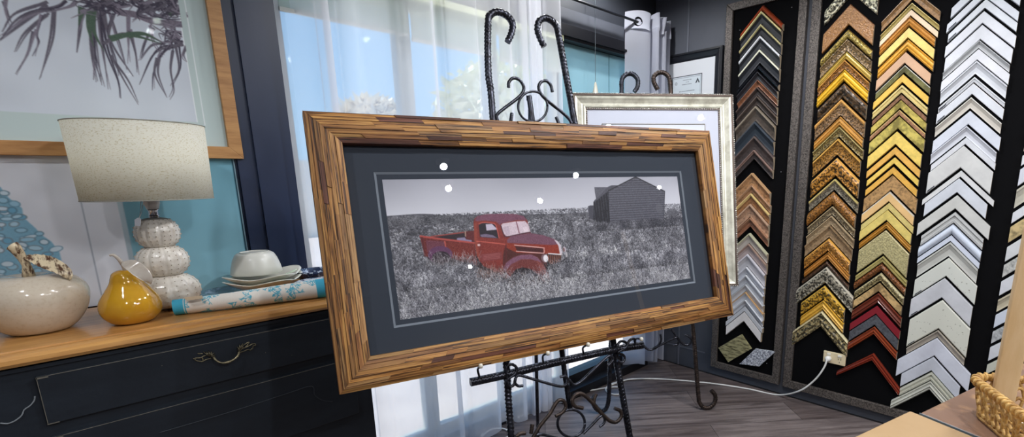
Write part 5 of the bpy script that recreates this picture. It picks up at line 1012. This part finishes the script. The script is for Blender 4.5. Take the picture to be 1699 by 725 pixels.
# the crooked mahogany corner beside the power point
q = MB(); pa = [(1388.8, 615.8), (1448.5, 586.9), (1494, 647.7)]; pb = [(1387, 623.8), (1446, 598.7), (1489.5, 656.8)]
O = [onx(u, v, XB - .02) for u, v in pa]; I = [onx(u, v, XB - .02) for u, v in pb]; rings = []
for o_, i_ in zip(O, I):
    rg = []
    for t_, hh in PROF['ridge']: p = o_ * (1 - t_) + i_ * t_; rg.append((XB - .024 * hh, p[1], p[2]))
    rg += [(XB, i_[1], i_[2]), (XB, o_[1], o_[2])]; rings.append(rg)
q.loft(rings, 0, False); o = q.build('frame_sample', smat((132, 52, 36), 'gloss')); tag(o, 'crooked red mahogany frame corner hanging askew beside the power point', 'frame sample')
# two loose swatches
def swatch(px, m, lab):
    q = MB(); p = [onx(u, v, 3.022) for u, v in px]; q.hexa([tuple(a) for a in p] + [(3.04, a[1], a[2]) for a in p]); o = bevel(q.build('frame_swatch', m), .001); tag(o, lab, 'frame sample', 'loose swatches under the first row')
swatch([(1191.5, 577), (1229.5, 555), (1246, 579), (1208, 601)], mat('bamboo gold', (190, 182, 136), .4, .4, noise=((92, 86, 58), 10, .45, .6, (1, 2, 12)), bump=(26, .8, 'wave', (0, .4, 1))), 'greenish gold bamboo-textured square swatch at the foot of the first board')
swatch([(1252.8, 579), (1285.9, 584), (1259.4, 608), (1226.8, 603.9)], mat('silver mosaic', (216, 219, 226), .35, .0, noise=((120, 124, 136), 110, .45, .55, (1, 1, 1)), bump=(130, .6, 'voronoi')), 'white and silver mosaic diamond swatch at the foot of the first board')
# power point with plug and cord
g = [onx(u, v, 3.030) for u, v in ((1366.5, 581.5), (1404, 589), (1402.5, 607.5), (1365, 600))]; cy_, cz_ = np.mean([p[1] for p in g]), np.mean([p[2] for p in g])
t = thing('power_point', 'cream double power point with a white plug in its left socket', 'power socket', (3.034, cy_, cz_))
q = MB(); q.box((-.008, -.062, -.035), (.006, .062, .035)); bevel(q.build('face_plate', mat('cream plastic', (222, 206, 170), .4), t), .004)
q = MB()
for y in (.03, -.03): q.box((-.012, y - .011, .014), (-.008, y + .011, .028))
bevel(q.build('switch', mat('white plastic', (232, 228, 215), .4), t), .002)
q = MB()
for dy, dz in ((-.037, .0), (-.023, .0), (-.030, -.018)): q.box((-.0088, dy - .0015, dz - .004), (-.0075, dy + .0015, dz + .004))
q.build('socket_slot', mat('dark slot', (30, 28, 26), .8), t)
pl = thing('extension_lead', 'white power cord plugged into the cream socket and trailing over the floor', 'cord', (0, 0, 0))
q = MB(); q.lathe([(.001, -.012), (.016, -.012), (.0175, 0), (.015, .016), (.008, .022), (.001, .022)], n=24); o = q.build('plug', mat('white plug', (236, 236, 232), .35), pl); o.rotation_euler = (0, -PI / 2, 0); o.location = (3.018 - .0, cy_ + .03, cz_ - .006)
X5 = 3.0; cpz = [(3.0, cy_ + .03, cz_ - .006), onx(1366, 612, 2.985), onx(1350, 632, 2.98), onx(1325, 649, 2.97)]
fl_ = [onz(u, v, .006) for u, v in ((1290, 655), (1240, 645), (1180, 636), (1100, 629), (1050, 629), (1030, 633), (1010, 640))]
q = MB(); q.tube([setv(p) for p in cpz] + fl_, .0052, 10, step=.01)
q.tube([onz(u, v, .006) for u, v in ((1030, 632), (1012, 638), (1005, 646), (1012, 653), (1028, 654), (1034, 648), (1022, 642), (985, 647), (945, 656), (900, 668), (865, 690))], .005, 10, step=.01)
q.build('cable', mat('white cable', (225, 224, 220), .4), pl)
t = thing('floor_cable', 'loops of white cable lying by the curtain hem', 'cord', (0, 0, 0)); q = MB(); q.tube([onz(u, v, .006) for u, v in ((836, 728), (845, 722), (838, 712), (815, 712), (800, 724), (806, 707), (822, 697), (845, 690), (862, 693))], .005, 10, step=.01)
q.build('cable', mat('white cable', (225, 224, 220), .4), t)

# ================================================================== COUNTER, BASKET, PLANK (lower right)
c0 = onz(1509.6, 680.7, .75); e1 = setv([-.264, .075, 0]); e1 /= np.linalg.norm(e1); e2_ = setv([e1[1], -e1[0], 0]); e2_ = e2_ if e2_[1] < 0 else -e2_
ct = thing('counter', 'brown topped counter in two sections at the lower right', 'counter', (0, 0, 0))
m_brd = mat('tan laminate', (184, 154, 116), .42, noise=((174, 144, 106), 3, .4, .7, (1, 1, 1)))
m_brd2 = mat('brown laminate', (186, 146, 104), .35, noise=((134, 104, 86), 2.2, .44, .52, (1, 1, 1)))  # lighter tan patches in the mottling paint in a glossy reflection
def slab(name, A, B, Cc, D, z0, z1, m):
    q = MB(); q.hexa([(*A[:2], z0), (*B[:2], z0), (*Cc[:2], z0), (*D[:2], z0), (*A[:2], z1), (*B[:2], z1), (*Cc[:2], z1), (*D[:2], z1)]); return bevel(q.build(name, m, ct), .006, 4)
A = c0; B = c0 + e1 * .62; sm = onz(1611, 717, .75); sdv = sm - onz(1526.7, 683, .75); sdv[2] = 0; sdv /= np.linalg.norm(sdv)
slab('worktop', A, B, B + sdv * .62, A + sdv * .62, .725, .75, m_brd)
A2 = onz(1526.7, 683, .75) ; B2 = A2 - e1 * .75; slab('worktop', A2, A2 + sdv * .62, B2 + sdv * .62, B2, .722, .7475, m_brd2)
q = MB(); q.obox(np.array([*A2[:2], .7345]) - e1 * -.0035, -e1 * .003, sdv * .62, np.array([0, 0, .0125])); q.build('edge_strip', mat('blue grey edging', (130, 145, 155), .35, .3), ct)
q = MB(); ins = .06; a = A + e1 * -.55 + sdv * ins; b_ = A + e1 * .52 + sdv * ins; c_ = b_ + sdv * .48; d_ = a + sdv * .48; q.hexa([(*a[:2], 0), (*b_[:2], 0), (*c_[:2], 0), (*d_[:2], 0), (*a[:2], .72), (*b_[:2], .72), (*c_[:2], .72), (*d_[:2], .72)]); q.build('cabinet_body', m_wall_dark, ct)
# basket
bk = thing('rattan_basket', 'golden open-weave rattan basket with wrapped rim on the counter', 'basket', (0, 0, 0))
s1 = setv([-.86, -.51, 0]); s1 /= np.linalg.norm(s1); s2 = setv([.51, -.86, 0]); s2 /= np.linalg.norm(s2); crn = setv([1.665, .108, 0])
LA, LB, RR = .36, .26, .05
def rr_pt(s, shr=0.):   # point on the rounded rectangle, s in metres along the outline
    a, b2, r = LA - 2 * RR, LB - 2 * RR, RR; per = [a, PI / 2 * r, b2, PI / 2 * r, a, PI / 2 * r, b2, PI / 2 * r]; tot = sum(per); s %= tot; x, y, ang = RR, 0., 0.
    for i, L_ in enumerate(per):
        if s <= L_:
            if i % 2 == 0: x += s * math.cos(ang); y += s * math.sin(ang)
            else:
                th = s / r; x += r * (math.sin(ang + th) - math.sin(ang)); y += r * (math.cos(ang) - math.cos(ang + th)); ang += th
            break
        s -= L_
        if i % 2 == 0: x += L_ * math.cos(ang); y += L_ * math.sin(ang)
        else:
            x += r * (math.sin(ang + PI / 2) - math.sin(ang)); y += r * (math.cos(ang) - math.cos(ang + PI / 2)); ang += PI / 2
    cx, cy = LA / 2, LB / 2; x = cx + (x - cx) * (1 - shr); y = cy + (y - cy) * (1 - shr); return crn + s1 * x + s2 * y
TOT = 2 * (LA - 2 * RR) + 2 * (LB - 2 * RR) + 2 * PI * RR
m_rat = mat('golden rattan', (212, 172, 102), .5, noise=((140, 96, 46), 40, .42, .66, (1, 1, 1)), bump=(90, .5, 'noise'))
zr = .850
q = MB(); n = 150; q.tube([rr_pt(TOT * k / n) + [0, 0, zr] for k in range(n + 1)], .0085, 12)
hl = []
for k in range(n * 8 + 1):
    s = TOT * k / (n * 8); p = rr_pt(s) + [0, 0, zr]; p2 = rr_pt(s + .002) + [0, 0, zr]; tg = p2 - p; tg /= np.linalg.norm(tg); sdx = np.cross(tg, [0, 0, 1]); a = k / (n * 8) * 2 * PI * 62; hl.append(p + (sdx * math.cos(a) + setv([0, 0, 1]) * math.sin(a)) * .009)
q.tube(hl, .0042, 6, step=.05); q.build('rim', m_rat, bk)
q = MB()
for r in range(3):
    z = .768 + r * .027; ph = r * PI
    q.tube([rr_pt(TOT * k / 176 , .10 - .10 * (z - .752) / .1) + (setv([0, 0, 0]) + s2 * 0) + [0, 0, z + .004 * math.sin(k * PI / 2)] for k in range(177)], .0045, 6, step=.02)
q.build('weave_strand', m_rat, bk)
q = MB()
for k in range(24):
    s = TOT * k / 24
    for j, dl_ in enumerate((.012, -.012)): q.tube([rr_pt(s, .10) + [0, 0, .753], rr_pt(s + dl_ * 1.6, .05) + [0, 0, .80], rr_pt(s + dl_ * .4, .0) + [0, 0, zr]], .0042, 6, step=.02)
q.build('upright_strand', m_rat, bk)
q = MB(); q.tube([rr_pt(TOT * k / 60, .10) + [0, 0, .756] for k in range(61)], .006, 8)
for k in range(9): a = k / 9 * LB * .84 + .03; q.tube([crn + s1 * .03 + s2 * a + [0, 0, .7525], crn + s1 * (LA - .03) + s2 * a + [0, 0, .7525]], .0035, 6, step=.1)
q.build('base', m_rat, bk)
# plate and spoon inside, plank leaning
pc_ = crn + s1 * .17 + s2 * .14
t = thing('white_plate', 'white plate lying inside the rattan basket', 'plate', (*pc_[:2], .757)); q = MB(); q.lathe([(.001, .002), (.05, .001), (.075, .012), (.085, .02), (.0865, .022), (.083, .0225), (.07, .014), (.045, .005), (.001, .005)], n=48); q.build('plate_shell', mat('white glaze', (232, 226, 210), .2, coat=.4), t)
p0 = onz(1645, 667, .79); p0r = onz(1684, 673, .79)
d_up = onpl(1699, 395, p0, setv([.75, .66, 0.0])) - p0; d_up /= np.linalg.norm(d_up); wv = p0r - p0; wv -= (wv @ d_up) * d_up; ww = np.linalg.norm(wv); wv /= ww; dv = np.cross(wv, d_up); dv = dv if dv @ VF > 0 else -dv
q = MB(); q.obox(p0, wv * ww, d_up * .75, dv * .022); o = q.build('timber_length', mat('pale raw pine', (218, 190, 150), .5, noise=((200, 166, 120), 3, .4, .7, (6, 6, 1)))); bevel(o, .003); tag(o, 'pale raw timber length standing in the rattan basket at the right edge', 'timber')
q = MB(); pq = pc_ + s1 * .06; q.tube([(*(pq - s1 * .07)[:2], .789), (*pq[:2], .787), (*(pq + s1 * .05)[:2], .79)], .003, 8)
q.lathe([(.001, -.002), (.014, 0), (.001, .003)], (*(pq + s1 * .06)[:2], .79), 16); o = q.build('spoon', mat('steel', (200, 205, 212), .2, .9)); tag(o, 'small steel spoon on the white plate in the basket', 'spoon')
